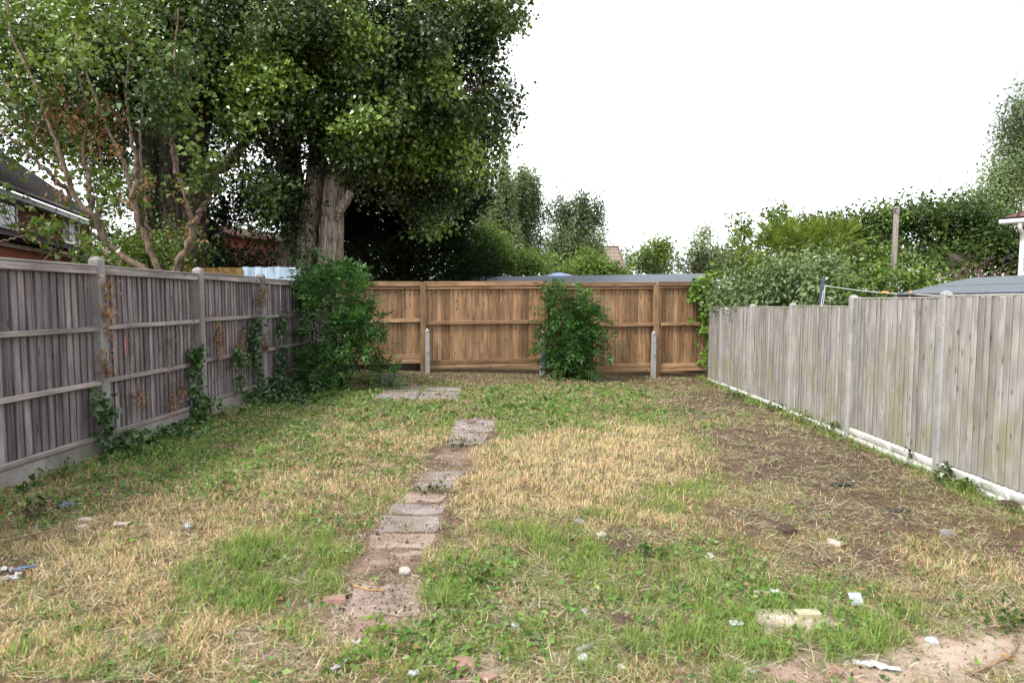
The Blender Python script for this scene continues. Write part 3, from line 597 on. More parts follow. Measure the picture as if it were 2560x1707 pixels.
# single storey extension in front of that wall
ez = onplane(100, 618, hc + Vector((-hu.y, hu.x, 0)) * 2.36, hu)[0].z - .2
mb = MB(); mb.box((2.3, .01, -.3), (24, 2.2, ez)); mb.obj('extension_wall', M['brickwall2'], H1)
mb = MB(); mb.box((-9.2, 0, 0), (13.2, 2.75, .1)); mb.obj('extension_roof', M['tiles'], H1, loc=(0, 2.5, ez - .02), rot=(math.pi - .30, 0, 0)) if False else mb.obj('extension_roof', M['tiles'], H1, loc=(15.3, 2.5, ez - .02), rot=(.30, 0, math.pi))
mb = MB(); mb.box((2.1, 2.22, ez - .12), (24, 2.34, ez - .03)); mb.obj('extension_fascia', M['poletimber'], H1)
# second brick house between the trunks
q = at(560, 640, 33); H2 = empty('brick_house', (q.x - 5.5, 33, .2), -.35, 'orange brick house end with white barge boards glimpsed between the trunks', 'house')
e2 = at(600, 592, 33).z - .2; r2 = at(520, 549, 33).z - .2
mb = MB(); mb.add([(0, 0, -.3), (7, 0, -.3), (7, 0, e2), (3.5, 0, r2), (0, 0, e2), (0, 8, -.3), (7, 8, -.3), (7, 8, e2), (3.5, 8, r2), (0, 8, e2)], [(0, 1, 2, 3, 4), (9, 8, 7, 6, 5), (1, 6, 7, 2), (5, 0, 4, 9)]); mb.obj('wall', M['brickwall'], H2)
for s_ in (0, 1):
    ln = math.hypot(3.8, (r2 - e2) * 3.8 / 3.5); an = math.atan2(r2 - e2, 3.5); mb = MB(); mb.box((0, -.3, 0), (ln, 8.3, .12))
    if s_: mb.obj('roof', M['tilesc'], H2, loc=(-.3, 0, e2 - .25), rot=(0, -an, 0))
    else: mb.obj('roof', M['tilesc'], H2, loc=(7.3, 8, e2 - .25), rot=(0, -an, math.pi))
    b2 = MB(); b2.box((0, 0, -.2), (ln, .06, -.01)); b2.obj('barge_board', M['white'], H2, loc=(-.3, -.32, e2 - .2) if s_ else (7.3, -.26, e2 - .2), rot=(0, -an, 0) if s_ else (0, -an, math.pi))
# far house roof in the middle
a = at(1490, 616, 40); b = at(1566, 615, 40)
H3 = empty('brick_house', (b.x - 2.6, 41, 0), .06, 'distant house of which only a brown tiled roof shows above the treetops', 'house')
w3 = 2.2
mb = MB(); mb.box((-w3, -3.3, -.3), (w3, 3.3, b.z - 2.6)); mb.obj('wall', M['brickwall2'], H3)
gable_roof(H3, -w3 - .1, w3 + .1, -3.7, 3.7, b.z - 2.75, b.z - .1, M['tilesr'], .15)
mb = MB(); mb.box((-w3 - .1, -.12, b.z - .10), (w3 + .1, .12, b.z + .09), .03); mb.obj('ridge_tiles', M['tilesc'], H3)
# long felted shed behind the brown fence
a = Vector((-2.5, 22.0, CAMZ + .775)); b = Vector((6.03, 18.5, CAMZ + .80)); d = (b - a); d.z = 0; ln = d.length; d.normalize()
S1 = empty('shed', (a.x, a.y, -.1), math.atan2(d.y, d.x), 'long shed with grey felt roof rising just above the brown fence', 'shed')
zr = a.z + .1
mb = MB(); mb.box((.15, -1.25, 0), (ln - .15, 1.25, zr - .5)); mb.obj('wall', M['yellow'], S1)
for s_ in (1, -1):
    an = math.atan2(.46, 1.5); L0 = 0.
    for r_ in range(3):
        l0 = 1.57 / 3 * r_; mb = MB(); mb.box((0, l0 - (.04 if r_ else 0), .004 * r_), (ln, l0 + 1.57 / 3, .022 + .004 * r_))
        mb.obj('roof_felt', M['felt'], S1, loc=(0 if s_ > 0 else ln, -1.5 * s_, zr - .46), rot=(an, 0, 0 if s_ > 0 else math.pi))
    mb = MB(); mb.box((0, .0, -.10), (.025, 1.57, 0)); mb.obj('barge_board', M['poletimber'], S1, loc=((ln - .03) if s_ > 0 else ln, -1.5 * s_, zr - .46), rot=(an, 0, 0 if s_ > 0 else math.pi))
# garden canopy peak
q = at(1395, 680, 25); G1 = empty('canopy', (q.x, 25, 0), .3, 'pale blue garden canopy whose peak pokes above the shed roof', 'canopy')
mb = MB(); hw = 1.5; zt = q.z; zl = zt - .50; pts = [(-hw, -hw, zl), (hw, -hw, zl), (hw, hw, zl), (-hw, hw, zl)]
mb.add(pts + [(0, 0, zt)] + [(x, y, zl - .2) for x, y, z in pts], [(0, 1, 4), (1, 2, 4), (2, 3, 4), (3, 0, 4)] + [(k, k + 5, (k + 1) % 4 + 5, (k + 1) % 4) for k in range(4)]); mb.obj('roof_cloth', M['canopy'], G1)
mb = MB(); mb.box((-.10, -.10, zt - .03), (.10, .10, zt + .04), .03); mb.obj('cap', M['metalblue'], G1)
for x, y, z in pts:
    mb = MB(); mb.box((x - .03, y - .03, -.1), (x + .03, y + .03, zl)); mb.obj('leg', M['white'], G1)
# shed on the right
S2 = empty('shed', (5.3, 7.63, -.3), -math.pi / 2, 'garden shed with blue grey felt roof behind the pale fence', 'shed')   # local x towards us (-Y), y towards +X
ze = CAMZ + .07 + .3; zr = CAMZ + .285 + .3
mb = MB(); mb.box((-.75, .12, 0), (2.6, 1.95, ze - .05)); mb.obj('wall', M['yellow'], S2)
def shed_side(y0, y1, z0, z1, nm):
    an = math.atan2(z1 - z0, y1 - y0); ln2 = math.hypot(z1 - z0, y1 - y0)
    for r_ in range(2):
        mb = MB(); l0 = ln2 / 2 * r_; mb.box((-.95, l0 - (.04 if r_ else 0), .005 * r_), (2.8, l0 + ln2 / 2, .02 + .005 * r_)); mb.obj(nm, M['felt'], S2, loc=(0, y0, z0), rot=(an, 0, 0))
shed_side(0, 1.02, ze, zr, 'roof_felt')
mb = MB(); mb.box((-.95, 0, 0), (2.8, 1.05, .02)); mb.obj('roof_felt', M['felt'], S2, loc=(1.85, 2.05, ze), rot=(math.atan2(zr - ze, 1.02), 0, math.pi))
mb = MB(); mb.box((-.97, 0, -.10), (-.945, 1.03, -.004)); mb.obj('barge_board', M['poletimber'], S2, loc=(0, 0, ze), rot=(math.atan2(zr - ze, 1.02), 0, 0))
for k in range(7):
    V_, F_ = tube([(spline([(0, 0, 0), (0, 0, .05)], 3), [.006, .006, .002])], 5); link('nail', npmesh('nail', V_, [F_], M['line']), S2, (-.4 + k * .3, 1.03, zr + .02))
# house corner at the right edge
q = at(2549, 565, 15.5); H4 = empty('house', (q.x, 15.5, -.3), -.86, 'white house corner with brown tiled roof edge gutter and white downpipe', 'house')
zz = q.z + .3
mb = MB(); mb.box((.10, .1, 0), (6, 5, zz - .05)); mb.obj('wall', M['white'], H4)
mb = MB(); mb.box((-.12, -.1, zz + .0), (6, .05, zz + .12)); mb.obj('fascia', M['white'], H4)
mb = MB(); mb.add([(-.3, 0, 0), (6.4, 0, 0), (6.4, 3, 0), (2.6, 3, 0), (-.3, 0, .09), (6.4, 0, .09), (6.4, 3, .09), (2.6, 3, .09)], [(3, 2, 1, 0), (4, 5, 6, 7), (0, 1, 5, 4), (1, 2, 6, 5), (2, 3, 7, 6), (3, 0, 4, 7)]); mb.obj('roof', M['tilesc'], H4, loc=(0, -.25, zz + .12), rot=(.5, 0, 0))
V_, F_ = tube([(spline([(-.35, -.28, zz + .10), (6, -.28, zz + .10)], 4), [.06] * 4)], 8); link('gutter', npmesh('gutter', V_, [F_], M['white'], True), H4)
V_, F_ = tube([(spline([(.05, -.26, zz + .06), (.05, -.2, zz - .1), (.06, .02, zz - .25), (.06, .02, zz - 1), (.06, .02, .05)], 14), [.05] * 14)], 8); link('downpipe', npmesh('downpipe', V_, [F_], M['white'], True), H4)

# ------------------------------------------------------------------ poles, washing line
q0 = at(2229, 700, 14.5); q1 = at(2234, 516, 14.5)
P1 = empty('wooden_pole', (q0.x, q0.y, -.35), 0, 'tall grey timber pole with short arm standing before the hazel bushes', 'pole')
mb = MB(); mb.box((-.045, -.045, 0), (.045, .045, q1.z + .35), .008); mb.obj('shaft', M['poletimber'], P1, rot=(0, .012, 0))
mb = MB(); mb.box((-.02, -.16, 0), (.02, .03, .04), .005); mb.obj('arm', M['poletimber'], P1, loc=(-.05, 0, q1.z + .27), rot=(0, -.5, .3))
q1 = at(2059, 692, 11.5); q0 = at(2045, 765, 11.5)
CP = empty('clothes_pole', (q0.x - .12, 11.5, -.35), 0, 'dark blue leaning steel clothes pole behind the pale fence', 'pole')
V_, F_ = tube([(spline([(0, 0, 0), (q1.x - q0.x + .12, 0, q1.z + .35)], 5), [.035] * 5)], 10); link('shaft', npmesh('shaft', V_, [F_], M['metalblue'], True), CP)
V_, F_ = tube([(spline([(q1.x - q0.x + .02, -.06, q1.z + .17), (q1.x - q0.x + .10, .05, q1.z + .17), (q1.x - q0.x + .19, -.03, q1.z + .18)], 9), [.014] * 9)], 6); link('hook', npmesh('hook', V_, [F_], M['line'], True), CP)
V_, F_ = tube([(spline([(q1.x - q0.x + .12, -.05, q1.z + .17), (q1.x - q0.x + .10, -.07, q1.z - .1), (q1.x - q0.x + .06, -.06, q1.z - .2), (q1.x - q0.x + .1, -.05, q1.z + .1)], 16), [.006] * 16)], 5); link('cord_end', npmesh('cord_end', V_, [F_], M['line'], True), CP)
la = at(2058, 714, 11.5); lb = at(2360, 741, 7.5); mid = (la + lb) / 2 - Vector((0, 0, .03))
V_, F_ = tube([(spline([la, mid, lb, lb + (lb - la) * .6], 30), [.006] * 30)], 5)
tag(link('clothes_line', npmesh('clothes_line', V_, [F_], M['line'], True)), 'thin white washing line tied to the dark blue pole', 'clothes line')
for t_, lab in ((.62, 'orange clothes peg lying along the white washing line'), (.80, 'orange clothes peg standing upright on the washing line')):
    p = la.lerp(lb, t_); mb = MB()
    if t_ < .7: mb.box((-.045, -.008, -.012), (.045, .008, .0), .002); mb.box((-.045, -.008, .002), (.04, .008, .012), .002)
    else: mb.box((-.012, -.008, -.045), (.0, .008, .05), .002); mb.box((.002, -.008, -.045), (.012, .008, .045), .002)
    tag(mb.obj('clothes_peg', M['peg'], loc=p - Vector((0, 0, .01)), rot=(0, .1, -1.0)), lab, 'clothes peg')

# ------------------------------------------------------------------ foliage
def blob_points(blobs, n, shell=2.0, gap=None, seed=0):
    """blobs: (dx,dy,rx,ry,Y,ryd,weight) centre and radii in display px at depth Y, ryd metres in depth"""
    w = np.array([b[6] for b in blobs], float); w /= w.sum(); idx = RNG.choice(len(blobs), n, p=w)
    C = np.array([tuple(atd(b[0], b[1], b[4])) for b in blobs]); sc = np.array([[b[2] * DS / FPX * b[4], b[5], b[3] * DS / FPX * b[4]] for b in blobs])
    u = rnd3(n) * (RNG.random(n) ** (1 / shell))[:, None]
    P = C[idx] + u * sc[idx]; out = nrm(u / (sc[idx] / sc[idx].max(axis=1, keepdims=True)))
    if gap:
        f, th = gap; v = (fbm(P[:, 0] * f + P[:, 1] * f * .7, P[:, 2] * f + P[:, 1] * f * .3, seed + 100, 3)); k = v > th; P, out = P[k], out[k]
    return P, out
def leaf_cloud(P, out, per, sig, size, aspect, up=.6, outb=.4, droop=.3, wide=.4, szv=.35, wind=(0, 0, 0), clump_tint=.55, fold=.18, tint_add=0.):
    n = len(P); m = n * per
    C = np.repeat(P, per, 0) + RNG.normal(size=(m, 3)) * np.asarray(sig); O = np.repeat(out, per, 0)
    Nn = rnd3(m) + np.array([0, 0, up]) + O * outb; A = rnd3(m) + O * .4 + np.array([0, 0, -droop]) + np.asarray(wind)
    Ln = size * (1 + szv * RNG.normal(size=m)).clip(.5, 1.7); V, F = leafgeo(C, Nn, A, Ln, Ln * aspect, fold, wide)
    cl = fbm(P[:, 0] * .85 + P[:, 1] * .6, P[:, 2] * .85 - P[:, 1] * .4, 7, 2); ct = np.clip(.5 * RNG.random(n) ** 1.3 + 2.6 * (cl - .40), 0, 1)  # noise per clump paints sunlit and shaded patches into the leaf colour
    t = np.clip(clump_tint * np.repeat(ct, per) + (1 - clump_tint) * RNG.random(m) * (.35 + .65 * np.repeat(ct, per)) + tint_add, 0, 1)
    return V, F, t
def joinleaf(lst):
    VV = []; FF = []; TT = []; o = 0
    for V, F, t in lst: VV.append(V); FF.append(F + o); TT.append(t); o += len(V)
    return np.concatenate(VV), np.concatenate(FF), np.concatenate(TT)
def foliage(parent, lst, m_, name='foliage'):
    V, F, t = joinleaf(lst); V = V - np.array(parent.location)
    o = link(name, npmesh(name, V, [F], m_, False, t), parent); o['kind'] = 'stuff'; return o
def stems(parent, paths, m_, name='trunk', seg=10, flute=0., seed=0, label=None):
    V, F = tube(paths, seg, flute, seed); V = V - np.array(parent.location); o = link(name, npmesh(name, V, [F], m_, True), parent)
    if name in ('twigs', 'dead_branches'): o['kind'] = 'stuff'
    return o
def twigs_to(P, limbs, n, r0=.018, sag=.1, mx=3.0):
    """thin curved twigs from the nearest limb point to some of the leaf clusters"""
    LP = np.concatenate([l for l in limbs]); res = []
    for k in RNG.choice(len(P), min(n, len(P)), replace=False):
        p = P[k]; d2 = ((LP - p) ** 2).sum(1) + 4 * np.maximum(LP[:, 2] - p[2] + .3, 0) ** 2; q = LP[d2.argmin()]; ln = np.linalg.norm(p - q)
        if ln < .15 or ln > mx: continue
        mid = (p + q) / 2 + RNG.normal(size=3) * .09 * ln + np.array([0, 0, -.08 * ln]); s_ = spline([q, mid, p], 7)
        res.append((s_, np.linspace(r0 * (.5 + ln * .45), .004, 7)))
    return res
def dpath(pts, Y, n=26, wob=.0):
    P = spline([atd(p[0], p[1], Y + (p[2] if len(p) > 2 else 0)) for p in pts], n); return P
def taper(n, a, b, flare=0): 
    t = np.linspace(0, 1, n); r = a + (b - a) * t; return r * (1 + flare * np.exp(-t * 9))

# poplar right (pale furrowed trunk)
q = atd(715, 700, 17.5); T2 = empty('poplar_tree', (q.x, 17.5, .15), 0, 'huge poplar with pale furrowed multi stemmed trunk behind the fence corner', 'tree')
ps = [[(650, 720, .15), (664, 560, .15), (676, 430, .25), (668, 300, .4), (690, 120, .6), (700, -150, .8)], [(699, 720, -.3), (704, 560, -.25), (722, 420, -.1), (738, 290), (755, 130), (770, -160)],
      [(750, 720, -.35), (759, 560, -.3), (768, 430, -.2), (792, 330), (815, 180, .2), (840, -120, .4)], [(728, 720, .35), (736, 560, .35), (735, 420, .4), (712, 250, .8), (640, 60, 1), (600, -150, 1)]]
L2 = [dpath(p, 17.5, 34) for p in ps]; R2 = [taper(34, .27, .17, .25), taper(34, .27, .18, .3), taper(34, .34, .17, .30), taper(34, .26, .16, .1)]
stems(T2, list(zip(L2, R2)), M['bark'], 'trunk', 28, .10, 4)
lb2 = [[(733, 372), (775, 320, -.2), (835, 255, -.3), (880, 170, -.3)], [(768, 432, -.2), (815, 378, -.4), (865, 330, -.5), (905, 290, -.6), (960, 230, -.6)], [(752, 520, -.4), (785, 475, -.6), (806, 440, -.7)], [(660, 400), (620, 330, -.5), (560, 250, -.8), (520, 170, -1)],
       [(845, 360, -.4), (850, 310, -.5), (870, 260, -.6)], [(812, 200), (900, 120), (1010, 60), (1100, 10)], [(800, 300), (930, 260), (1050, 215), (1120, 200)]]
LL2 = [dpath(p, 17.5, 16) for p in lb2]
stems(T2, list(zip(LL2, [taper(16, .11, .05), taper(16, .105, .04), taper(16, .15, .11), taper(16, .14, .04), taper(16, .07, .03), taper(16, .12, .03), taper(16, .12, .03)])), M['bark'], 'limb', 12, .05)
BL2 = [(820, 120, 300, 220, 17.0, 2.6, 3.0), (1000, 160, 150, 190, 17.2, 2.0, 1.4), (1050, 330, 115, 130, 17.5, 1.6, .8), (1130, 250, 60, 90, 17.3, 1.0, .28), (640, 230, 140, 150, 16.0, 1.6, .9), (880, 330, 150, 130, 17.8, 1.8, .9), (700, 60, 200, 120, 15.4, 1.4, 1.0),
       (560, 90, 110, 160, 17, 2, .7), (620, 420, 70, 120, 16.4, 1.0, .32), (930, 60, 160, 120, 15.6, 1.2, .8), (760, 330, 120, 60, 15.8, .9, .3), (980, 460, 90, 90, 18.4, 1.2, .35), (1150, 20, 60, 50, 17, 1.2, .18), (850, -260, 330, 220, 17.5, 3, 1.0), (1095, 90, 60, 110, 16.6, 1, .35), (860, 230, 90, 70, 15.2, .7, .3)]
P, O = blob_points(BL2, 8200, 2.2, (1.25, .45), 2)
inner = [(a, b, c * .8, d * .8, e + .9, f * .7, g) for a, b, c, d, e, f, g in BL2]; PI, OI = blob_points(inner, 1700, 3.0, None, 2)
foliage(T2, [leaf_cloud(P, O, 16, (.19, .19, .14), .100, .92, .5, .5, .35, .33, tint_add=.07), leaf_cloud(PI, OI, 14, .26, .11, .92, .3, .3, .4, .33, tint_add=-.45)], M['leaf_poplar'])  # inner leaves tinted dark to paint shade into the crown interior
stems(T2, twigs_to(P, L2 + LL2, 260, .018, mx=1.6), M['twig'], 'twigs', 5)
# ivy on that trunk
Pi = []
for k in range(130):
    l_i = L2[k % 2]; j = RNG.integers(6, 20); Pi.append(l_i[j] + np.array([RNG.normal() * .35, -.42 + RNG.normal() * .12, RNG.normal() * .25]))
for k in range(110): Pi.append(np.array(atd(640 + RNG.normal() * 28, 470 + RNG.normal() * 60, 16.9)))
Pi = np.array(Pi); foliage(T2, [leaf_cloud(Pi, np.tile([0, -1., 0], (len(Pi), 1)), 13, .13, .085, .9)], M['leaf_dark'], 'trunk_ivy')

# poplar left (dark trunks)
q = atd(395, 700, 16.5); T1 = empty('poplar_tree', (q.x, 16.5, .2), 0, 'huge dark trunked poplar rising behind the bare limbed small tree', 'tree')
ps = [[(352, 720), (347, 540), (343, 400), (352, 250, .3), (372, 80, .5), (380, -160, .6)], [(402, 720), (407, 540), (402, 400), (396, 260), (415, 90), (425, -160)], [(445, 720), (446, 540), (452, 400), (462, 260, .3), (485, 90, .5), (520, -160, .7)], [(425, 600), (475, 410), (520, 380), (560, 330), (600, 250)], [(330, 350), (300, 260), (255, 150), (220, 20)], [(350, 330), (365, 270), (330, 120), (300, -60)]]
L1 = [dpath(p, 16.5, 30) for p in ps]
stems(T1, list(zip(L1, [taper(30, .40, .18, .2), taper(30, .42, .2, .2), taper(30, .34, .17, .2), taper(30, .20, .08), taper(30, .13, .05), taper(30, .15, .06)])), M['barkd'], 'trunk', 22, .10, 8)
BL1 = [(330, 60, 220, 130, 15.6, 1.8, 1.6), (470, 90, 120, 180, 17, 2, .9), (150, 150, 180, 170, 17.5, 2, 1.4), (60, 60, 140, 130, 17.5, 2, .9), (420, 210, 130, 130, 18, 1.5, .7), (230, 300, 130, 110, 18.2, 1.6, .55), (300, 180, 140, 110, 15.4, 1, .6), (60, 290, 110, 100, 19, 1.5, .4),
       (250, 430, 130, 90, 19.5, 1.5, .4), (480, 330, 90, 110, 18.2, 1.5, .4), (330, -220, 330, 170, 16.5, 3, .9), (520, 240, 60, 120, 17.5, 1.5, .3), (360, 150, 90, 80, 14.6, .7, .3)]
P, O = blob_points(BL1, 5000, 2.0, (1.25, .47), 5)
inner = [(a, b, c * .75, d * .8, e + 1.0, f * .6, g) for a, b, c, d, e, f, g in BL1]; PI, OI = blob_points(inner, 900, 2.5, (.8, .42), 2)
foliage(T1, [leaf_cloud(P, O, 16, (.19, .19, .15), .098, .92, .5, .5, .35, .33, tint_add=.05), leaf_cloud(PI, OI, 14, .26, .11, .92, .3, .3, .4, .33, tint_add=-.45)], M['leaf_poplar'])  # second, inner set: interior shade painted in as a darker leaf tint
stems(T1, twigs_to(P, L1, 200, .02), M['twig'], 'twigs', 5)
Pi = []
for k in range(260):
    l_i = L1[k % 3]; j = RNG.integers(3, 24); Pi.append(l_i[j] + np.array([RNG.normal() * .34, -.36 + RNG.normal() * .12, RNG.normal() * .3]))
Pi = np.array(Pi); foliage(T1, [leaf_cloud(Pi, np.tile([0, -1., 0], (len(Pi), 1)), 10, .14, .085, .9)], M['leaf_dark'], 'trunk_ivy')

# small tree with bare winding limbs
YT = 11.2; q = atd(372, 720, YT); T3 = empty('small_tree', (q.x, YT, .2), 0, 'small tree with winding brown limbs and dead leaf clumps behind the weathered fence', 'tree')
ps = [[(372, 725), (345, 635), (285, 590), (240, 548, -.1), (212, 495, -.2), (172, 452, -.3), (150, 390, -.4), (128, 330, -.4), (108, 270, -.3), (78, 190, -.2), (30, 90), (10, -30)], [(374, 725), (368, 630), (345, 575), (322, 520), (306, 455, .1), (285, 380, .2), (250, 300, .3), (205, 190, .3), (170, 60, .3)],
      [(378, 725), (400, 622), (428, 572), (440, 520), (428, 450), (408, 400), (398, 330, -.2), (405, 230, -.3), (402, 140, -.3), (410, 20, -.3)], [(440, 515), (470, 470), (495, 410, -.1), (510, 370, -.2), (545, 335, -.3)], [(212, 498), (205, 420), (190, 350), (200, 260), (180, 170)], [(172, 452), (110, 395, -.3), (40, 330, -.5), (-20, 290, -.6)],
      [(306, 455), (312, 380), (300, 300), (290, 210), (300, 100)], [(240, 548), (222, 470, .3), (235, 380, .5), (215, 300, .6)], [(408, 400), (395, 330), (380, 260), (400, 200), (430, 120)], [(345, 575), (330, 450, .3), (322, 330, .5), (330, 200, .6)], [(170, 590, -.6), (110, 570, -.8), (60, 545, -.9), (0, 555, -1)], [(250, 555), (235, 590, -.4), (170, 590, -.6)]]
L3 = [dpath(p, YT, 40) for p in ps]
for l_i in L3: l_i += np.stack([.025 * (vn(np.arange(40) * .8, np.arange(40) * 0 + k_, 3) - .5) * 2 for k_ in (1, 2, 3)], -1)
R3 = [(.072, .014), (.068, .014), (.072, .014), (.05, .015), (.045, .012), (.045, .012), (.045, .012), (.035, .01), (.04, .01), (.04, .01), (.03, .01), (.035, .02)]
stems(T3, [(l_, taper(40, *r_)) for l_, r_ in zip(L3, R3)], M['limb'], 'trunk', 10, .08, 3)
BL3 = [(350, 245, 90, 60, 10.6, .7, .9), (350, 60, 120, 70, 10.8, .8, .8), (100, 528, 26, 30, 9.6, .3, .20), (10, 440, 22, 30, 9.8, .3, .07), (60, 230, 110, 110, 11, .8, .32), (200, 130, 130, 90, 11, .8, .3), (260, 460, 110, 90, 11.6, .6, .35), (480, 400, 70, 70, 10.8, .5, .3), (150, 350, 120, 70, 11.4, .6, .35), (440, 480, 60, 50, 11, .4, .18), (205, 592, 40, 18, 9.8, .3, .14), (420, 170, 70, 70, 10.6, .5, .3)]
P, O = blob_points(BL3, 460, 2.0, (1.1, .42), 9)
foliage(T3, [leaf_cloud(P, O, 12, (.15, .15, .11), .088, .95, .7, .4, .2, .35)], M['leaf_small'])
stems(T3, twigs_to(P, L3, 170, .012), M['twig'], 'twigs', 5)
PD = np.array([tuple(atd(x + RNG.normal() * 16, y + RNG.normal() * 22, YT - .2 + RNG.normal() * .2)) for x, y, k in [(110, 260, 16), (165, 275, 14), (220, 300, 14), (240, 250, 10), (60, 290, 10), (30, 230, 8), (260, 330, 10), (130, 430, 9), (190, 310, 9), (440, 520, 8), (430, 440, 6), (300, 470, 8), (90, 300, 8), (275, 260, 7), (150, 200, 5), (330, 420, 6)] for _ in range(k)])
foliage(T3, [leaf_cloud(PD, np.zeros_like(PD), 6, (.05, .05, .09), .07, .5, .1, 0, 1.2)], M['leaf_dead'], 'dead_leaves')

# undergrowth behind the weathered fence
def shrub(name, label, cat, blobs, n, per, sig, size, asp, m_, base, gap=(1.2, .40), seed=3, nst=10, group=None, bark='twig', up=.6, outb=.5, droop=.3, clump=.55, rs=.03, shell=2.0, wide=.4, leafobj=0):
    b0 = Vector(base); r_ = empty(name, b0, 0, label, cat, group); P, O = blob_points(blobs, n, shell, gap, seed)
    paths = []
    for k in range(nst):
        p = P[RNG.integers(len(P))]; a = np.array(b0) + np.array([RNG.normal() * .12, RNG.normal() * .12, -.05]); mdl = a * .45 + p * .55 + np.array([RNG.normal() * .1, RNG.normal() * .1, .15 * abs(p[2] - a[2])])
        paths.append((spline([a, mdl, p], 12), taper(12, rs, rs * .2)))
    stems(r_, paths, M[bark], 'stem', 6); stems(r_, twigs_to(P, [p_ for p_, _ in paths], 60, .008), M[bark], 'twigs', 4)
    foliage(r_, [leaf_cloud(P, O, per, sig, size, asp, up, outb, droop, wide, clump_tint=clump)], m_); return r_, P, O
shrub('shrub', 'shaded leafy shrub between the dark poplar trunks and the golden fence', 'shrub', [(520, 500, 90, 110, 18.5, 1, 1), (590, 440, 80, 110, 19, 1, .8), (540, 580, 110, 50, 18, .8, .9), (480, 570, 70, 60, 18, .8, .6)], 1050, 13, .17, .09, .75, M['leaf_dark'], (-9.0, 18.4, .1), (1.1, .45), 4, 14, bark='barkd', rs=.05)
shrub('shrub', 'leafy green shrub behind the weathered fence beside the brick house', 'shrub', [(260, 540, 50, 50, 15, .8, .4), (290, 570, 70, 40, 14.5, .8, .6), (235, 600, 40, 22, 14, .4, .2), (420, 570, 70, 60, 15, .7, .5), (340, 590, 80, 40, 15, .7, .5)], 330, 13, .15, .08, .8, M['leaf_small'], (-8.9, 15, .1), (1.1, .42), 6, 12, rs=.03)

# dark conifer
q = atd(930, 690, 22.5); T4 = empty('conifer_tree', (q.x, 22.5, .1), 0, 'tall dark conifer filling the shade behind the pale poplar trunk', 'tree')
n = 21000; zt = 10.5; zc = RNG.random(n) ** 1.15 * zt + .1; rad = 2.55 * np.clip(1 - (zc / (zt + 2.5)) ** 2.2, .15, 1) * (.82 + .36 * RNG.random(n)) * (.75 + .5 * vn(zc * 1.3, RNG.random(n) * 0 + 1, 3)) ; th = RNG.random(n) * 2 * math.pi
rad = np.where(RNG.random(n) < .42, rad * RNG.random(n), rad); 
P = np.stack([q.x + rad * np.cos(th), 22.5 + rad * np.sin(th), zc + .1], -1); O = np.stack([np.cos(th), np.sin(th), 0 * th], -1)
m = n * 6; C = np.repeat(P, 6, 0) + RNG.normal(size=(m, 3)) * np.array([.12, .12, .09]); OO = np.repeat(O, 6, 0); A = OO * .9 + rnd3(m) * .5 + np.array([0, 0, .25]); Ln = .26 * (.6 + .8 * RNG.random(m))
V, F = leafgeo(C, rnd3(m) + np.array([0, 0, 1.]), A, Ln, Ln * .2, .1, .5); foliage(T4, [(V, F, np.repeat(RNG.random(n), 6) * .6 + .4 * RNG.random(m))], M['leaf_con'])
stems(T4, [(spline([(q.x, 22.5, -.1), (q.x, 22.5, 10.5)], 12), taper(12, .28, .04))], M['barkd'], 'trunk', 10)
bp = []
for k in range(60):
    z = U(.8, 4.5); t_ = U(math.pi * 1.0, math.pi * 2.0); bp.append((spline([(q.x, 22.5, z), (q.x + 1.2 * math.cos(t_), 22.5 + 1.2 * math.sin(t_), z + .1), (q.x + 2.5 * math.cos(t_), 22.5 + 2.5 * math.sin(t_), z - .3)], 8), taper(8, .03, .006)))
stems(T4, bp, M['twig'], 'dead_branches', 5)
# mid trees beyond the shed
def back_tree(name, label, blobs, n, per, sig, size, asp, m_, gap, seed, base_d, Y, trunk=None, bark='twig', group=None, droop=.3, rs=.1, up=.6, ta=.06):
    q = atd(base_d, 690, Y); r_ = empty(name, (q.x, Y, float(gz(q.x, Y))), 0, label, 'tree', group); P, O = blob_points(blobs, n, 1.9, gap, seed); paths = []
    a = np.array([q.x, Y, r_.location.z - .1]); top = P[P[:, 2].argmax()]
    tp = spline([a, a * .5 + top * .5 + np.array([RNG.normal() * .2, 0, 0]), top], 20); paths.append((tp, taper(20, rs, rs * .12)))
    for k in range(14):
        p = P[RNG.integers(len(P))]; j = RNG.integers(3, 15); paths.append((spline([tp[j], (tp[j] + p) / 2 + np.array([0, 0, .25]), p], 8), taper(8, rs * .4, rs * .08)))
    stems(r_, paths, M[bark], 'trunk', 7); stems(r_, twigs_to(P, [x for x, _ in paths], 90, .012), M[bark], 'twigs', 4)
    foliage(r_, [leaf_cloud(P, O, per, sig, size, asp, up, .4, droop, tint_add=ta)], m_, 'crown'); return r_
back_tree('birch_tree', 'tall narrow birch beside the dark conifer behind the shed', [(1135, 490, 42, 95, 34, 1.2, 1), (1110, 550, 40, 60, 34, 1, .5), (1152, 410, 20, 42, 34, .7, .3), (1165, 450, 18, 40, 34, .6, .2), (1105, 450, 22, 50, 34, .7, .25), (1170, 540, 26, 50, 34, .7, .3)], 1700, 14, (.12, .12, .40), .12, .7, M['leaf_birch'], (1.7, .42), 11, 1130, 34, bark='birch', droop=.9)
back_tree('birch_tree', 'weeping birch with grey green leaves in the middle of the far trees', [(1205, 480, 42, 74, 36, 1, 1), (1230, 545, 58, 75, 36, 1, 1.0), (1205, 418, 16, 26, 36, .6, .22), (1188, 440, 16, 30, 36, .5, .2), (1225, 440, 14, 34, 36, .5, .2), (1255, 495, 16, 40, 36, .6, .25), (1180, 540, 26, 60, 36, .8, .35)], 1700, 14, (.12, .12, .40), .12, .65, M['leaf_birch'], (1.7, .42), 12, 1215, 36, bark='birch', droop=1.0)
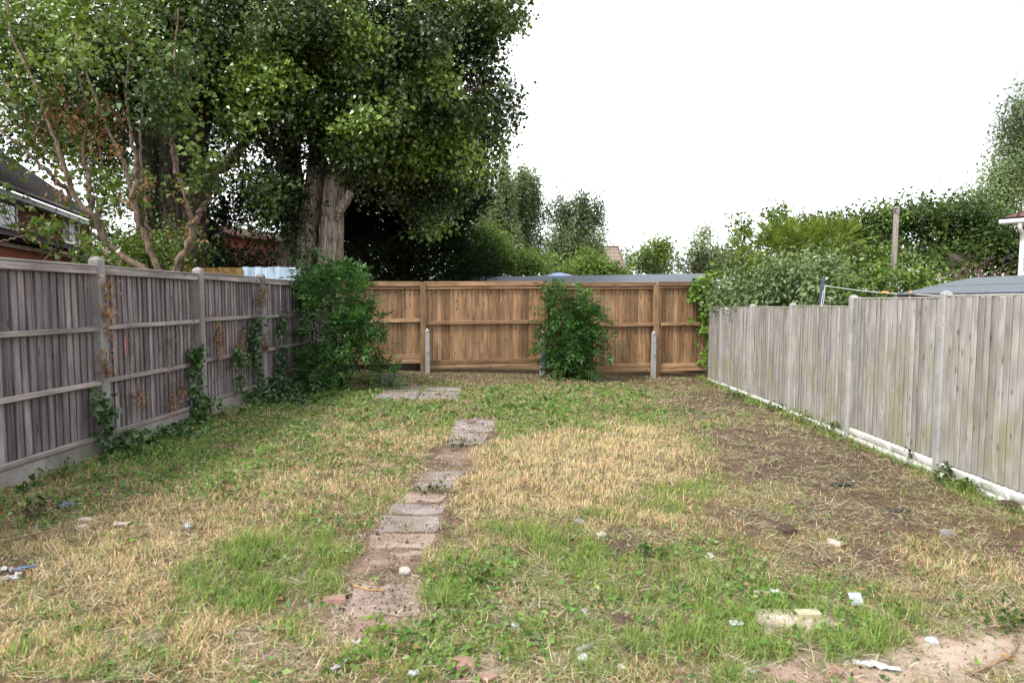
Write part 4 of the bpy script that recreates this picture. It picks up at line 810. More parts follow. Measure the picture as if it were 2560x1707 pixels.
back_tree('birch_tree', 'weeping birch with pale trunk next to the brown tiled roof', [(1310, 555, 58, 52, 34, 1, 1), (1335, 475, 20, 22, 34, .6, .25), (1310, 500, 20, 26, 34, .5, .25), (1345, 515, 24, 26, 34, .5, .25), (1362, 492, 34, 28, 34, .6, .25), (1370, 570, 30, 40, 34, .8, .3), (1290, 490, 20, 30, 34, .6, .25), (1300, 590, 60, 35, 34, 1, .7)], 1500, 14, (.12, .12, .40), .12, .65, M['leaf_birch'], (1.7, .42), 13, 1310, 34, bark='birch', droop=1.0)
back_tree('broad_tree', 'bushy yellow green tree between the conifer and the birches', [(1110, 570, 60, 55, 27, 1.3, 1), (1160, 590, 70, 45, 27, 1.3, 1), (1210, 610, 60, 30, 26, 1, .6), (1085, 610, 50, 40, 26, 1, .5)], 1150, 15, .17, .11, .75, M['leaf_mid'], (1.0, .38), 14, 1130, 27, rs=.09)
back_tree('broad_tree', 'low pale green tree under the brown tiled roof', [(1375, 618, 40, 18, 30, 1, 1), (1345, 605, 38, 34, 30, 1, .9), (1425, 630, 40, 10, 30, .8, .3), (1270, 615, 50, 30, 30, 1, .6)], 850, 14, .17, .11, .75, M['leaf_mid'], (1.0, .38), 15, 1370, 30, rs=.08)
back_tree('young_tree', 'small loose young tree with open gaps right of the brown tiled roof', [(1515, 575, 26, 32, 26, .6, 1), (1480, 590, 16, 30, 26, .5, .4), (1500, 615, 45, 18, 26, .8, .6)], 190, 12, .13, .095, .8, M['leaf_hazel'], (1.4, .40), 16, 1495, 26, rs=.05)
back_tree('broad_tree', 'rounded dull green tree between the loose young tree and the yellow green fronds', [(1615, 580, 45, 45, 27, 1, 1), (1600, 615, 55, 22, 27, 1, .8), (1618, 535, 20, 20, 27, .5, .15), (1660, 600, 30, 30, 26, .8, .4)], 560, 13, .15, .085, .65, M['leaf_birch'], (1.0, .36), 17, 1610, 27, rs=.07)
back_tree('birch_tree', 'tall birch with loose hanging foliage above the hazel bushes', [(2330, 380, 55, 120, 26, 1.3, 1.2), (2350, 270, 36, 60, 26, 1, .5), (2300, 440, 45, 60, 26, 1, .5), (2250, 490, 60, 25, 27, 1, .35), (2200, 480, 40, 20, 27, 1, .15), (2400, 330, 60, 150, 26, 1.3, .8)], 1350, 15, (.11, .11, .45), .105, .65, M['leaf_birch'], (.9, .40), 18, 2345, 26, bark='birch', droop=1.0, rs=.14)
# far hedge line closing the view
for k, (dx, Y, lab) in enumerate([(700, 40, 'distant dull hedge tree far behind the poplar trunks'), (1450, 48, 'distant tree line bush far behind the brown tiled roof'), (1750, 38, 'distant bush behind the yellow green fronds'), (230, 42, 'distant tree behind the brick house')]):
    back_tree('broad_tree', lab, [(dx, 615, 170, 40, Y, 1.5, 1), (dx + 60, 600, 80, 40, Y, 1.5, .5), (dx - 70, 605, 90, 35, Y, 1.5, .5)], 420, 12, .3, .2, .75, M['leaf_hazel'], (.7, .38), 30 + k, dx, Y)
# right-hand bushes
shrub('hazel_bush', 'big rounded hazel bush behind the tall grey timber pole', 'bush', [(2150, 550, 130, 85, 18, 1.6, 1.3), (2250, 560, 110, 80, 18, 1.6, 1), (2020, 545, 90, 65, 18.5, 1.3, .7), (2080, 500, 90, 35, 18, 1, .4), (2200, 500, 90, 40, 18, 1, .4), (2330, 580, 60, 60, 17, 1, .5), (2130, 610, 140, 40, 17, 1, .6), (1985, 605, 80, 40, 17.5, .8, .5)], 2500, 15, .17, .085, .85, M['leaf_hazel'], (11.6, 18, -.35), (1.0, .36), 20, 22, rs=.05)
shrub('hazel_bush', 'smaller hazel shoots rising above the yellow green fronds', 'bush', [(1850, 540, 60, 40, 19, 1, .7), (1930, 530, 60, 45, 19, 1, .8), (1780, 500, 30, 24, 18.5, .5, .12), (1700, 530, 18, 40, 18.5, .4, .16), (1900, 580, 90, 40, 19, 1, .7)], 620, 14, .16, .085, .85, M['leaf_hazel'], (9, 19, -.35), (1.0, .38), 21, 14, rs=.04)
# fronds (pinnate)
def pinnate_cloud(P, A, Nn, nl, Ltot, lw, seedt=None):
    """compound leaves: nl pairs of leaflets along a rachis of length Ltot"""
    n = len(P); A = nrm(A); Nn = nrm(Nn - (Nn * A).sum(-1, keepdims=True) * A); B = np.cross(Nn, A); out = []; t0 = RNG.random(n)
    Lt = Ltot * (.75 + .5 * RNG.random(n))
    for k in range(nl):
        f = .3 + .62 * k / max(1, nl - 1); base = P + A * (Lt * f)[:, None] - Nn * (Lt * f * f * .30)[:, None]; ll = Lt * lw * (1.05 - .35 * abs(f - .55))
        for s_ in (1, -1):
            ax = A * .55 + B * s_ * .85 - Nn * .15 + RNG.normal(size=(n, 3)) * .08; V, F = leafgeo(base, Nn + RNG.normal(size=(n, 3)) * .2, ax, ll, ll * .36, .12, .45); out.append((V, F, (t0 * .6 + .4 * RNG.random(n))))
    tip = P + A * (Lt * .95)[:, None] - Nn * (Lt * .28)[:, None]; ll = Lt * lw; V, F = leafgeo(tip, Nn, A - Nn * .4, ll, ll * .36, .12, .45); out.append((V, F, t0)); return out
def frond_bush(name, label, blobs, n, base, nl, Lt, lw, m_, seed, nst=12, gap=(1.2, .36), rs=.03, upw=.5, ind=0, m_ind=None, cat='shrub', outw=1.0):
    r_ = empty(name, base, 0, label, cat); P, O = blob_points(blobs, n, 2.2, gap, seed); A = O * outw + rnd3(len(P)) * .5 + np.array([0, 0, .25]); Nn = rnd3(len(P)) * .4 + np.array([0, 0, 1.]) + O * upw
    paths = []; b0 = np.array(base)
    for k in range(nst):
        p = P[RNG.integers(len(P))]; a = b0 + np.array([RNG.normal() * .12, RNG.normal() * .08, -.05]); paths.append((spline([a, a * .5 + p * .5 + np.array([0, 0, .2 * (p[2] - a[2])]), p], 12), taper(12, rs, rs * .3)))
    stems(r_, paths, M['twig'], 'stem', 6); stems(r_, twigs_to(P, [x for x, _ in paths], 14 if ind else 90, .008), M['twig'], 'twigs', 4)
    if ind:   # the leaves that show largest are single objects sharing a few meshes
        vis = P[:, 1] + .6 * P[:, 2] * 0 - .3 * O[:, 2]; order = np.argsort(vis); big = order[:ind]; rest = order[ind:]
        protos = []
        for k in range(4):
            pr = pinnate_cloud(np.zeros((1, 3)), np.array([[1., 0, 0]]), np.array([[0, 0, 1.]]), nl, Lt, lw); V, F, t = joinleaf(pr); protos.append(npmesh('leaf', V, [F], m_ind))
        for i in big:
            a = Vector(A[i]).normalized(); nn = Vector(Nn[i]); nn = (nn - a * nn.dot(a)).normalized(); bb = nn.cross(a); mt = Matrix((a, bb, nn)).transposed().to_euler()
            link('leaf', protos[int(i) % 4], r_, Vector(P[i]) - r_.location, mt)
        P, A, Nn = P[rest], A[rest], Nn[rest]
    foliage(r_, pinnate_cloud(P, A, Nn, nl, Lt, lw), m_); return r_
frond_bush('sumac_tree', 'sumac like tree with yellow green feathery fronds and reddish tips behind the variegated shrub', [(1820, 570, 90, 45, 16.5, 1, 1.1), (1900, 560, 70, 40, 16.5, 1, .8), (1740, 585, 60, 40, 16.5, .9, .7), (1800, 520, 50, 28, 17, .6, .25), (1710, 620, 50, 30, 16.3, .7, .4), (1880, 600, 80, 30, 16.3, .7, .5)], 900, (7.5, 16.6, -.3), 7, .38, .27, M['leaf_sumac'], 23, 14, (1.1, .36), .035, .4, cat='tree')
# variegated shrub, climber at corner, bramble, purple shrub
VR, P, O = shrub('variegated_shrub', 'cream edged variegated shrub spilling over the far end of the pale fence', 'shrub', [(1720, 665, 90, 45, 15.0, .7, 1), (1820, 640, 100, 55, 14.2, .8, 1.3), (1890, 625, 60, 50, 13.3, .7, .8), (1770, 690, 110, 40, 14.2, .6, .8), (1900, 680, 80, 40, 12.6, .6, .5), (1670, 690, 40, 35, 15.6, .4, .4)], 900, 11, .13, .095, .55, M['leaf_var'], (6.2, 14.3, -.3), (1.3, .30), 24, 14, rs=.03, clump=.15, up=.3, outb=.8, droop=.6)
front = np.argsort(P[:, 1])[:240]
lm = []
for k in range(3):
    V, F = leafgeo(np.zeros((1, 3)), np.array([[0, 0, 1.]]), np.array([[1., 0, 0]]), np.array([.105]), np.array([.058]), .15, .42); lm.append(npmesh('leaf', V, [F], M['leaf_var_o']))
for i in front:
    link('leaf', lm[int(i) % 3], VR, Vector(P[i]) + Vector((U(-.1, .1), -.12, U(-.08, .12))) - VR.location, (U(-1.2, 1.2), U(-.3, 1.1), U(-3.1, 3.1)))
def wall_climber(name, label, pts, per, sig, size, m_, P0, u_, off, asp=.9, cat='ivy', extra=None, stemr=.008, group=None):
    """pts: list of pixel polylines on a fence plane"""
    nv = Vector((-u_.y, u_.x, 0)); allP = []; paths = []
    for pl in pts:
        W_ = [onplane(x, y, P0 - nv * off, u_)[0] for x, y in pl[:-1]]; s_ = spline(W_, 18); paths.append((s_, taper(18, stemr, stemr * .4))); cnt = pl[-1]
        for k in range(cnt):
            p = s_[RNG.integers(18)]; allP.append(p + RNG.normal(size=3) * np.array([.5 * sig, .5 * sig, sig]) + np.array(tuple(u_)) * RNG.normal() * sig)
    base = paths[0][0][np.argmin(paths[0][0][:, 2])]; r_ = empty(name, base, 0, label, cat, group); stems(r_, paths, M['twig'], 'stem', 5)
    P = np.array(allP); O = np.tile(np.array([-nv.x, -nv.y, 0.]), (len(P), 1)); foliage(r_, [leaf_cloud(P, O, per, .035, size, asp, .2, 1.3, .8, .35)], m_); return r_
wall_climber('climbing_ivy', 'bright green ivy hanging down the right end of the brown fence', [[(1772, 690), (1765, 760), (1768, 830), (1775, 900), 90], [(1790, 690), (1750, 705), (1738, 738), 60], [(1780, 720), (1770, 800), 70]], 6, .10, .10, M['leaf_ivyb'], Broot, bu, .14)
shrub('bramble_bush', 'bramble bush with small pale pink flowers behind the pale fence', 'bush', [(2040, 650, 90, 36, 11.6, .7, 1), (2110, 655, 70, 40, 11.2, .7, .8), (1970, 665, 60, 40, 12, .6, .6), (2060, 690, 130, 30, 11, .6, .6), (2150, 670, 40, 20, 10.8, .5, .3)], 620, 11, .11, .07, .7, M['leaf_bramble'], (7.0, 11.6, -.33), (1.4, .33), 26, 14, rs=.015)
br = bpy.data.objects['bramble_bush']; P, O = blob_points([(2060, 640, 110, 30, 11.3, .6, 1), (2110, 655, 70, 38, 11.0, .6, 1), (2000, 650, 70, 34, 11.5, .5, .5)], 34, 6.0, None, 3)
k_ = (O[:, 1] < .3); foliage(br, [leaf_cloud(P[k_], O[k_], 7, .03, .026, .9, .6, .8)], M['flower'], 'flowers')
frond_bush('purple_shrub', 'sparse purple leaved shrub beside the blue grey felt shed roof', [(2250, 615, 50, 26, 11, .4, 1), (2200, 640, 40, 22, 11, .4, .5), (2280, 630, 30, 25, 11, .3, .4)], 38, tuple(Vector((7.6, 11, -.35))), 5, .26, .24, M['leaf_purple'], 27, 16, None, .012, .2)
# elders in the garden
frond_bush('elder_bush', 'large dark green elder bush in the fence corner beside the grey concrete post', [(780, 680, 75, 60, 11.9, .55, 1), (782, 770, 76, 70, 11.8, .6, 1.2), (762, 840, 74, 50, 11.7, .55, 1), (735, 740, 45, 90, 11.9, .4, .6), (825, 740, 38, 40, 11.8, .4, .3), (720, 650, 35, 35, 12.0, .3, .3), (850, 855, 35, 25, 11.8, .3, .2), (860, 790, 20, 12, 11.7, .2, .08), (852, 745, 22, 12, 11.7, .2, .08), (760, 620, 14, 22, 11.9, .2, .06), (815, 640, 22, 14, 11.9, .2, .07), (895, 865, 30, 12, 11.9, .2, .07)], 1500, tuple(gnd(840, 965)), 3, .25, .46, M['leaf_elder'], 31, 16, (1.7, .40), .02, .5, 300, M['leaf_elder_o'], 'bush')
frond_bush('elder_bush', 'rounded elder bush with two upright shoots growing against the middle of the brown fence', [(1318, 795, 52, 46, 14.9, .45, 1.1), (1318, 845, 58, 28, 14.8, .5, .8), (1300, 730, 50, 40, 15.0, .35, .5), (1282, 695, 20, 30, 15.0, .2, .22), (1345, 705, 17, 28, 15.0, .2, .18), (1350, 750, 40, 35, 14.9, .35, .4), (1255, 800, 22, 30, 14.9, .3, .2), (1276, 668, 9, 18, 15, .12, .08), (1345, 682, 8, 16, 15, .12, .07), (1395, 800, 14, 12, 14.8, .15, .04), (1380, 730, 14, 16, 14.9, .15, .05), (1250, 735, 10, 14, 15, .12, .03)], 1250, tuple(gnd(1432, 938)), 3, .25, .46, M['leaf_elder'], 35, 14, (1.8, .34), .02, .5, 280, M['leaf_elder_o'], 'bush')
shrub('ivy_clump', 'dark ivy clump at the top of the fence corner under the pale trunk', 'ivy', [(712, 640, 38, 40, 12.6, .3, 1), (705, 690, 28, 40, 12.5, .3, .6)], 90, 12, .09, .075, .9, M['leaf_ivy'], tuple(atd(708, 830, 12.5)), None, 41, 6, rs=.012)
# dry tan grass heap at the foot of the climber
# ------------------------------------------------------------------ ivy and dead vines on the left fence
ROOT2 = Vector((LX(2.61), 2.61, 0))
for pts, lab in [([[(640, 800), (634, 870), (650, 965), 60]], 'green ivy strand climbing to the last visible concrete post of the weathered fence'), ([[(706, 790), (698, 860), (706, 945), 45]], 'narrow green ivy strand on the end panel of the weathered fence'), ([[(496, 870), (486, 950), (500, 1045), 60], [(480, 1050), (520, 1000), 25]], 'ivy clump wrapped round the foot of a middle concrete post'),
                 ([[(590, 862), (600, 905), (594, 965), 26]], 'thin ivy strand between two concrete posts of the weathered fence'), ([[(250, 985), (256, 1040), (270, 1110), 30]], 'small ivy strand at the foot of the widest concrete post')]:
    wall_climber('climbing_ivy', lab, pts, 6, .05, .062, M['leaf_ivy'], ROOT2, lu, .10)
for pts, lab in [([[(270, 690), (266, 760), (270, 846), 26]], 'brown withered vine hanging beside the widest concrete post'), ([[(266, 880), (268, 935), 14]], 'short tuft of withered vine low beside the widest concrete post'), ([[(548, 808), (546, 850), (550, 890), 26]], 'crisp brown dead vine strip on the middle boards of the weathered fence'), ([[(652, 720), (650, 790), 16], [(662, 700), (664, 760), 12]], 'dead brown leaves caught at the top of a slim concrete post'), ([[(664, 830), (664, 880), 14]], 'dead leaf bunch halfway down a slim concrete post'), ([[(604, 830), (606, 880), 10]], 'faint dead vine tuft left of the green ivy strand'), ([[(345, 960), (350, 1020), 10], [(430, 950), (430, 1020), 9], [(452, 960), (455, 1010), 8]], 'scattered dead vine scraps low on the panel of the weathered fence')]:
    wall_climber('withered_vine', lab, pts, 6, .026, .042, M['leaf_dead'], ROOT2, lu, .085, .6, 'vine', None, .006)
for k in range(9):
    x = U(300, 490) if k < 6 else U(520, 740); y = U(740, 820); w_ = []
    for j in range(7): w_.append((x + U(-14, 14), y + j * 27))
    q_ = spline([onplane(a_, b_, ROOT2 + Vector((1, 0, 0)) * .035, lu)[0] for a_, b_ in w_], 22); V_, F_ = tube([(q_, [.004] * 22)], 4)
    tag(link('vine_stem', npmesh('vine_stem', V_, [F_], M['stick'], True)), 'thin bare vine stem clinging to the weathered boards', 'vine', 'bare vine stems on the weathered fence')
qa = onplane(311, 846, ROOT2 + Vector((.03, 0, 0)), lu)[0]
mb = MB(); mb.add([(0, 0, 0), (.0, .018, 0), (0, .024, -.07), (0.004, .016, -.13), (.002, .020, -.2), (.002, .012, -.2), (.004, .005, -.13), (0, .006, -.07)], [(0, 1, 2, 7), (7, 2, 3, 6), (6, 3, 4, 5)]); tag(mb.obj('tape_strip', M['pinktape'], loc=qa), 'thin bright pink tape strip stuck on the weathered boards', 'tape')
# ivy carpet along the foot of the left fence
n = 2300; Yv = RNG.uniform(4.6, 12.6, n); dd = np.abs(RNG.normal(size=n)) * np.where(Yv > 8.5, .42, .20); Xv = LX(Yv) + .07 + dd; hh = np.clip(.32 - dd * .55, .02, .4) * RNG.random(n) * np.clip(fbm(Yv * 1.2, Yv * 0, 71, 2) * 2.2 - .45, .05, 1.5)
k_ = RNG.random(n) < np.clip((Yv - 5.6) / 4.5, .05, 1) * np.clip(fbm(Yv * .9 + 3, Yv * 0 + 2, 73, 2) * 3.2 - .9, .05, 1); Xv, Yv, hh = Xv[k_], Yv[k_], hh[k_]
P = np.stack([Xv, Yv, gz(Xv, Yv) + hh], -1); O = np.tile([.6, -.3, .6], (len(P), 1)); V, F, t = leaf_cloud(P, O, 7, (.05, .06, .03), .062, .9, .7, .6, .2)
tag(link('ivy_carpet', npmesh('ivy_carpet', V, [F], M['leaf_ivy'], False, t)), 'low ivy and weeds spreading along the foot of the weathered fence', 'ivy', None, 'stuff')
# weeds at the foot of the fences
def weed(px, py, h, w, label, m_='leaf_bramble', cnt=42, size=.042, name='weed_clump', group=None, blades=False):
    b0 = gnd(px, py); r_ = empty(name, b0, 0, label, 'weed', group); P = []
    paths = []
    for k in range(7):
        e = np.array([b0.x + RNG.normal() * w * .5, b0.y + RNG.normal() * w * .3, b0.z + h * U(.5, 1.1)]); paths.append((spline([np.array(b0), (np.array(b0) + e) / 2 + np.array([0, 0, h * .15]), e], 6), taper(6, .004, .0015)))
        for j in range(cnt // 7): P.append(paths[-1][0][RNG.integers(2, 6)] + RNG.normal(size=3) * .02)
    stems(r_, paths, M['leaf_ivy'] if False else M['stick'], 'stem', 4); P = np.array(P); foliage(r_, [leaf_cloud(P, np.zeros_like(P), 3, .03, size, .6, .8, 0, .1)], M[m_]); return r_
for px, py, h, w, lab in [(1835, 1000, .16, .3, 'leafy weed patch beside the white gravel board at the far pale panels'), (2015, 1062, .20, .4, 'broad leafy weed patch below the lower pale panels'), (2075, 1085, .26, .35, 'dark leafy weed clump just before the raised pale panel'), (2160, 1095, .2, .3, 'green weed growing at the slim post where the pale fence steps up'), (2240, 1120, .2, .25, 'low weed against the painted gravel board of the raised panel'), (2310, 1165, .24, .3, 'bushy weed left of the widest pale concrete post'),
                          (2375, 1205, .2, .25, 'weed sprouting at the base of the widest pale concrete post'), (2440, 1235, .16, .3, 'fine yellow green weed before the white gravel board'), (2505, 1240, .34, .16, 'upright thistle like weed in front of the white gravel board'), (1930, 1030, .14, .3, 'low spreading weed by a slim pale post')]:
    weed(px, py, h, w, lab)
for px, py, h, w, lab, mm in [(1620, 1390, .10, .22, 'dandelion rosette beside bare soil in the lawn', 'leaf_elder'), (1180, 1452, .12, .22, 'clump of broad leafed weed beside the soil covered slab', 'leaf_bramble'), (150, 1195, .18, .3, 'leafy weed at the foot of the stained gravel board', 'leaf_elder'), (245, 1130, .35, .3, 'tall grassy weed by the widest weathered fence post', 'leaf_ivy'), (1140, 1118, .10, .25, 'green weed tuft at the end of the slab pair', 'leaf_bramble'), (1085, 1236, .08, .18, 'weed tuft between two path slabs', 'leaf_bramble'), (955, 1600, .10, .14, 'broad dock leaf in the near lawn', 'leaf_elder'), (880, 1665, .08, .14, 'low clover patch beside white scraps', 'leaf_elder'), (2535, 1580, .2, .25, 'dark nettle clump at the lawn edge', 'leaf_elder'), (1760, 925, .25, .35, 'overgrown grass tuft in the corner of the brown and pale fences', 'leaf_ivy'), (985, 925, .2, .4, 'leafy sprouts at the foot of the brown fence beside the elder', 'leaf_elder'), (60, 1290, .2, .3, 'dark grass tuft beside the stained gravel board', 'leaf_dark')]:
    weed(px, py, h * .6, w, lab, 'leaf_bramble' if mm == 'leaf_elder' else mm, 36, .034)

# ------------------------------------------------------------------ litter and stones
def rock(px, py, sx, sy, sz, m_, label, cat='stone', name='stone', seed=0, sink=.25, rz=0.):
    b0 = gnd(px, py); rr = random.Random(seed + int(px)); import bmesh
    bm = bmesh.new(); bmesh.ops.create_icosphere(bm, subdivisions=2, radius=1)
    for v in bm.verts:
        c = v.co; k = 1 + .28 * (math.sin(c.x * 3.1 + seed) * math.cos(c.y * 2.7 + seed * 2) + math.sin(c.z * 4 + c.x * 2 + seed)) * .6 + rr.uniform(-.09, .09)
        v.co = Vector((max(-.8, min(.8, c.x * k)) * sx, max(-.82, min(.82, c.y * k)) * sy, max(-.7, min(.75, c.z * k)) * sz))
    me = bpy.data.meshes.new(name); bm.to_mesh(me); bm.free(); me.materials.append(m_)
    o = link(name, me, None, b0 + Vector((0, 0, sz * (.7 - sink))), (0, 0, rz)); return tag(o, label, cat)
def scrap(px, py, sx, sy, m_, label, name='plastic_scrap', cat='litter', crump=.35, rz=0., n=6, th=.004, seed=1):
    b0 = gnd(px, py); r_ = random.Random(seed + int(px * 3 + py)); V = []; F = []
    for i in range(n + 1):
        for j in range(4):
            x = (i / n - .5) * sx; y = (j / 3 - .5) * sy * (1 - .5 * abs(i / n - .5)); V.append((x + r_.uniform(-.1, .1) * sx / n * 2, y + r_.uniform(-.15, .15) * sy, min(abs(r_.gauss(0, .6)), 1.1) * crump * sy * .8 + .006))
    for i in range(n):
        for j in range(3): a = i * 4 + j; F.append((a, a + 4, a + 5, a + 1))
    mb = MB(); mb.add(V, F); o = mb.obj(name, m_, loc=b0 + Vector((0, 0, .012)), rot=(0, 0, rz)); md = o.modifiers.new('thickness', 'SOLIDIFY'); md.thickness = th; return tag(o, label, cat)
def stick(p0, p1, r, m_, label, bend=.05, name='stick', cat='stick', up=.015):
    a = gnd(*p0, up); b = gnd(*p1, up); md = (a + b) / 2 + Vector((0, 0, bend)) + (b - a).cross(Vector((0, 0, 1))) * .08; s_ = spline([a, md, b], 14); V, F = tube([(s_, taper(14, r, r * .45))], 7)
    V = V - np.array(a); return tag(link(name, npmesh(name, V, [F], m_, True), None, a), label, cat)
def blockobj(px, py, sx, sy, sz, m_, label, name, cat, rz=0., rx=0., up=0.):
    b0 = gnd(px, py); mb = MB(); j = lambda: random.uniform(-.006, .006)
    mb.box((-sx / 2, -sy / 2, -.01), (sx / 2, sy / 2, sz), min(sx, sy, sz) * .12); mb.v = [(x + j(), y + j(), z + j() * .6) for x, y, z in mb.v]
    return tag(mb.obj(name, m_, loc=b0 + Vector((0, 0, up)), rot=(rx, 0, rz)), label, cat)
blockobj(970, 955, .34, .20, .17, M['concd'], 'rough concrete block lying beside the elder bush', 'concrete_block', 'block', .25)
blockobj(836, 1508, .13, .06, .035, M['brick'], 'broken flat brick piece at the edge of the soil covered slab', 'brick_piece', 'brick', .2)
blockobj(2018, 1548, .13, .07, .045, M['yellowbrick'], 'worn yellow brick lying in spilled white sand', 'brick', 'brick', .08)
rock(1935, 1540, .18, .09, .012, M['sand'], 'small heap of white sand beside the yellow brick', 'sand', 'sand_heap', 3, .1)
b0 = gnd(2146, 1512); mb = MB(); mb.box((-.042, -.005, 0), (.042, .005, .08), .003); tag(mb.obj('plastic_tile', M['greyplastic'], loc=b0, rot=(-.7, .06, .1)), 'square pale grey plastic tile leaning in the grass', 'tile')
scrap(2242, 1278, .24, .10, M['black'], 'flat piece of dark brown bark board on the bare soil', 'board_scrap', 'litter', .10, .0, 6, .02)
scrap(2108, 1212, .30, .10, M['black'], 'crumpled black plastic scrap near the pale fence', crump=.35, rz=.3)
scrap(2190, 1668, .22, .05, M['paper'], 'torn white ribbon of plastic on pinkish soil', crump=.3, rz=-.35, n=9)
scrap(1913, 1488, .17, .05, M['paper'], 'crumpled clear white plastic beside the green tuft', crump=.4, rz=.1)
scrap(1840, 1567, .07, .05, M['paper'], 'small white scrap left of the white sand', crump=.3)
scrap(468, 1322, .05, .07, M['paper'], 'white feather like scrap in the dry grass', crump=.8)
scrap(163, 1263, .14, .08, M['bluescrap'], 'crumpled blue wrapper at the foot of the weathered fence', crump=.4)
scrap(60, 1430, .12, .05, M['bluescrap'], 'torn blue scrap beside the shredded paper heap', crump=.4, rz=.5)
for k in range(9): scrap(8 + k * 5.5 + U(-6, 6), 1440 + U(-10, 14), .05, .03, M['paper'] if k % 2 else M['stone'], 'shredded pale paper bit in the heap at the lawn edge', 'paper_scrap', 'litter', .6, U(0, 3))['group'] = 'shredded paper heap'
scrap(1033, 1690, .05, .035, M['paper'], 'white scrap beside the pinkish stone', crump=.5)
for k, (x, y) in enumerate([(848, 1667), (862, 1660), (838, 1672), (890, 1612)]): scrap(x, y, .045, .03, M['paper'], 'small white scrap beside the low clover patch', 'paper_scrap', 'litter', .6, U(0, 3))['group'] = 'white scraps by the clover'
for k, (x, y, s_, m2, lab) in enumerate([(1288, 1567, .035, 'paper', 'small white pebble in the trampled near grass'), (1460, 1529, .038, 'paper', 'white pebble beside a yellow leaf'), (1552, 1666, .030, 'paper', 'small white chip in the green near grass'), (1447, 1307, .055, 'concd', 'dark grey flat stone in the dry lawn'), (1504, 1341, .06, 'stone', 'pale flat stone beside bare soil'), (1012, 1432, .06, 'stone', 'pale rounded stone above the soil covered slab'), (1154, 1663, .085, 'brick', 'pinkish angular stone in bare soil at the near edge'), (1221, 1692, .06, 'brick', 'rounded pinkish stone at the near edge'), (867, 1492, .045, 'soilclod', 'dark soil clod on the soil covered slab'),
                                          (1552, 1556, .07, 'soilclod', 'dark brown clod in the trampled grass'), (1966, 1336, .11, 'soilclod', 'dark round clod with leaves on the bare soil'), (1771, 1394, .06, 'stone', 'pale lump of mortar in the lawn'), (2525, 1272, .13, 'soilclod', 'large dark soil clod at the white gravel board'), (212, 1300, .06, 'stone', 'grey stone in the dry thatch by the weathered fence'), (204, 1318, .05, 'stone', 'second grey stone in the dry thatch by the weathered fence'), (2085, 1362, .07, 'stone', 'cluster of pale rubble on the bare soil'), (2328, 1605, .045, 'paper', 'white chip above the pale sandy soil'), (1458, 1647, .045, 'paper', 'long white chip beside the grey stick'),
                                          (1876, 1675, .03, 'paper', 'tiny white chip left of the pinkish soil'), (1945, 1613, .028, 'paper', 'tiny white chip above the pinkish soil'), (2085, 1682, .06, 'brick', 'pinkish stone lying in the pinkish soil'), (1762, 1478, .05, 'brick', 'reddish stone half sunk in green grass'), (2370, 1340, .08, 'concd', 'flat dark stone in the straw'), (2200, 1330, .06, 'soilclod', 'small soil clod in the straw')]):
    rock(x, y, s_, s_ * .75, s_ * .5, M[m2], lab, 'stone', 'stone', k, .35, k)
stick((413, 1272), (600, 1228), .006, M['stick'], 'long thin dark twig arching over the dry lawn', .04, 'twig', 'twig')
stick((2425, 1682), (2548, 1605), .010, M['stick'], 'bare brown stick on the pale sandy soil', .03)
stick((2292, 1432), (2345, 1405), .014, M['stick'], 'short thick stick in the straw', .01)
stick((2152, 1508), (2200, 1527), .008, M['stick'], 'short pale stick beside the plastic tile', .01)
stick((490, 1408), (560, 1396), .016, M['stick'], 'splintered reddish wood strip in the dry lawn', .01, 'wood_strip', 'wood')
stick((1440, 1630), (1482, 1612), .022, M['concd'], 'short grey log end in the near grass', .01)
stick((885, 1462), (960, 1474), .009, M['rust'], 'curved orange bark strip on the soil covered slab', -.005, 'bark_strip', 'bark')
stick((0, 1352), (190, 1315), .008, M['stick'], 'dark dry branch lying in thatch by the weathered fence', .02)
stick((285, 1305), (330, 1302), .022, M['stone'], 'pale splintered wood chip in the dry grass', 0, 'wood_chip', 'wood')
stick((1300, 1375), (1345, 1400), .008, M['stick'], 'thin brown twig in the green grass', .015, 'twig', 'twig')
stick((1560, 1385), (1640, 1362), .008, M['stick'], 'thin dark twig across bare soil', .015, 'twig', 'twig')
scrap(2521, 1647, .06, .05, M['rust'], 'curled orange leaf on the pale sandy soil', 'fallen_leaf', 'leaf', .3); scrap(1210, 1038, .05, .05, M['rust'], 'yellow fallen leaf by the green ground ivy', 'fallen_leaf', 'leaf', .3) if False else None
scrap(1428, 1404, .07, .02, M['rust'], 'small orange brown stub in the green lawn', 'stub', 'litter', .3, 1.8)

# ------------------------------------------------------------------ grass, clippings, weeds (uncountable)
def sample(n, y0, y1, power):
    u = RNG.random(n)
    if abs(power - 1) < 1e-6: y = y0 * (y1 / y0) ** u
    else: y = (y0 ** (1 - power) + u * (y1 ** (1 - power) - y0 ** (1 - power))) ** (1 / (1 - power))
    xl = np.maximum(LX(y) + .06, -(.86 * y + .4)); xr = np.minimum(RX(y) - .03, .86 * y + .4); x = xl + RNG.random(n) * (xr - xl)
    # backward limit: the brown fence
    yb = 14.6 + .2137 * (x + 3.70) - .05; k = y < yb; return x[k], y[k]
slabs = [o for o in bpy.data.objects if o.name.startswith('paving_slab')]
SQ = []
for o in slabs:
    c = np.array([v.co[:] for v in o.data.vertices][:16])[:, :2] + np.array(o.parent.location)[:2]; SQ.append(c)
def in_slab(x, y):
    r = np.zeros(len(x), bool)
    for c in SQ:
        ins = np.ones(len(x), bool); cen = c.mean(0); sgn = None
        inside = np.zeros(len(x), bool); j = len(c) - 1
        for i in range(len(c)):
            xi, yi = c[i]; xj, yj = c[j]; cond = ((yi > y) != (yj > y)) & (x < (xj - xi) * (y - yi) / (yj - yi + 1e-12) + xi); inside ^= cond; j = i
        r |= inside
    return r
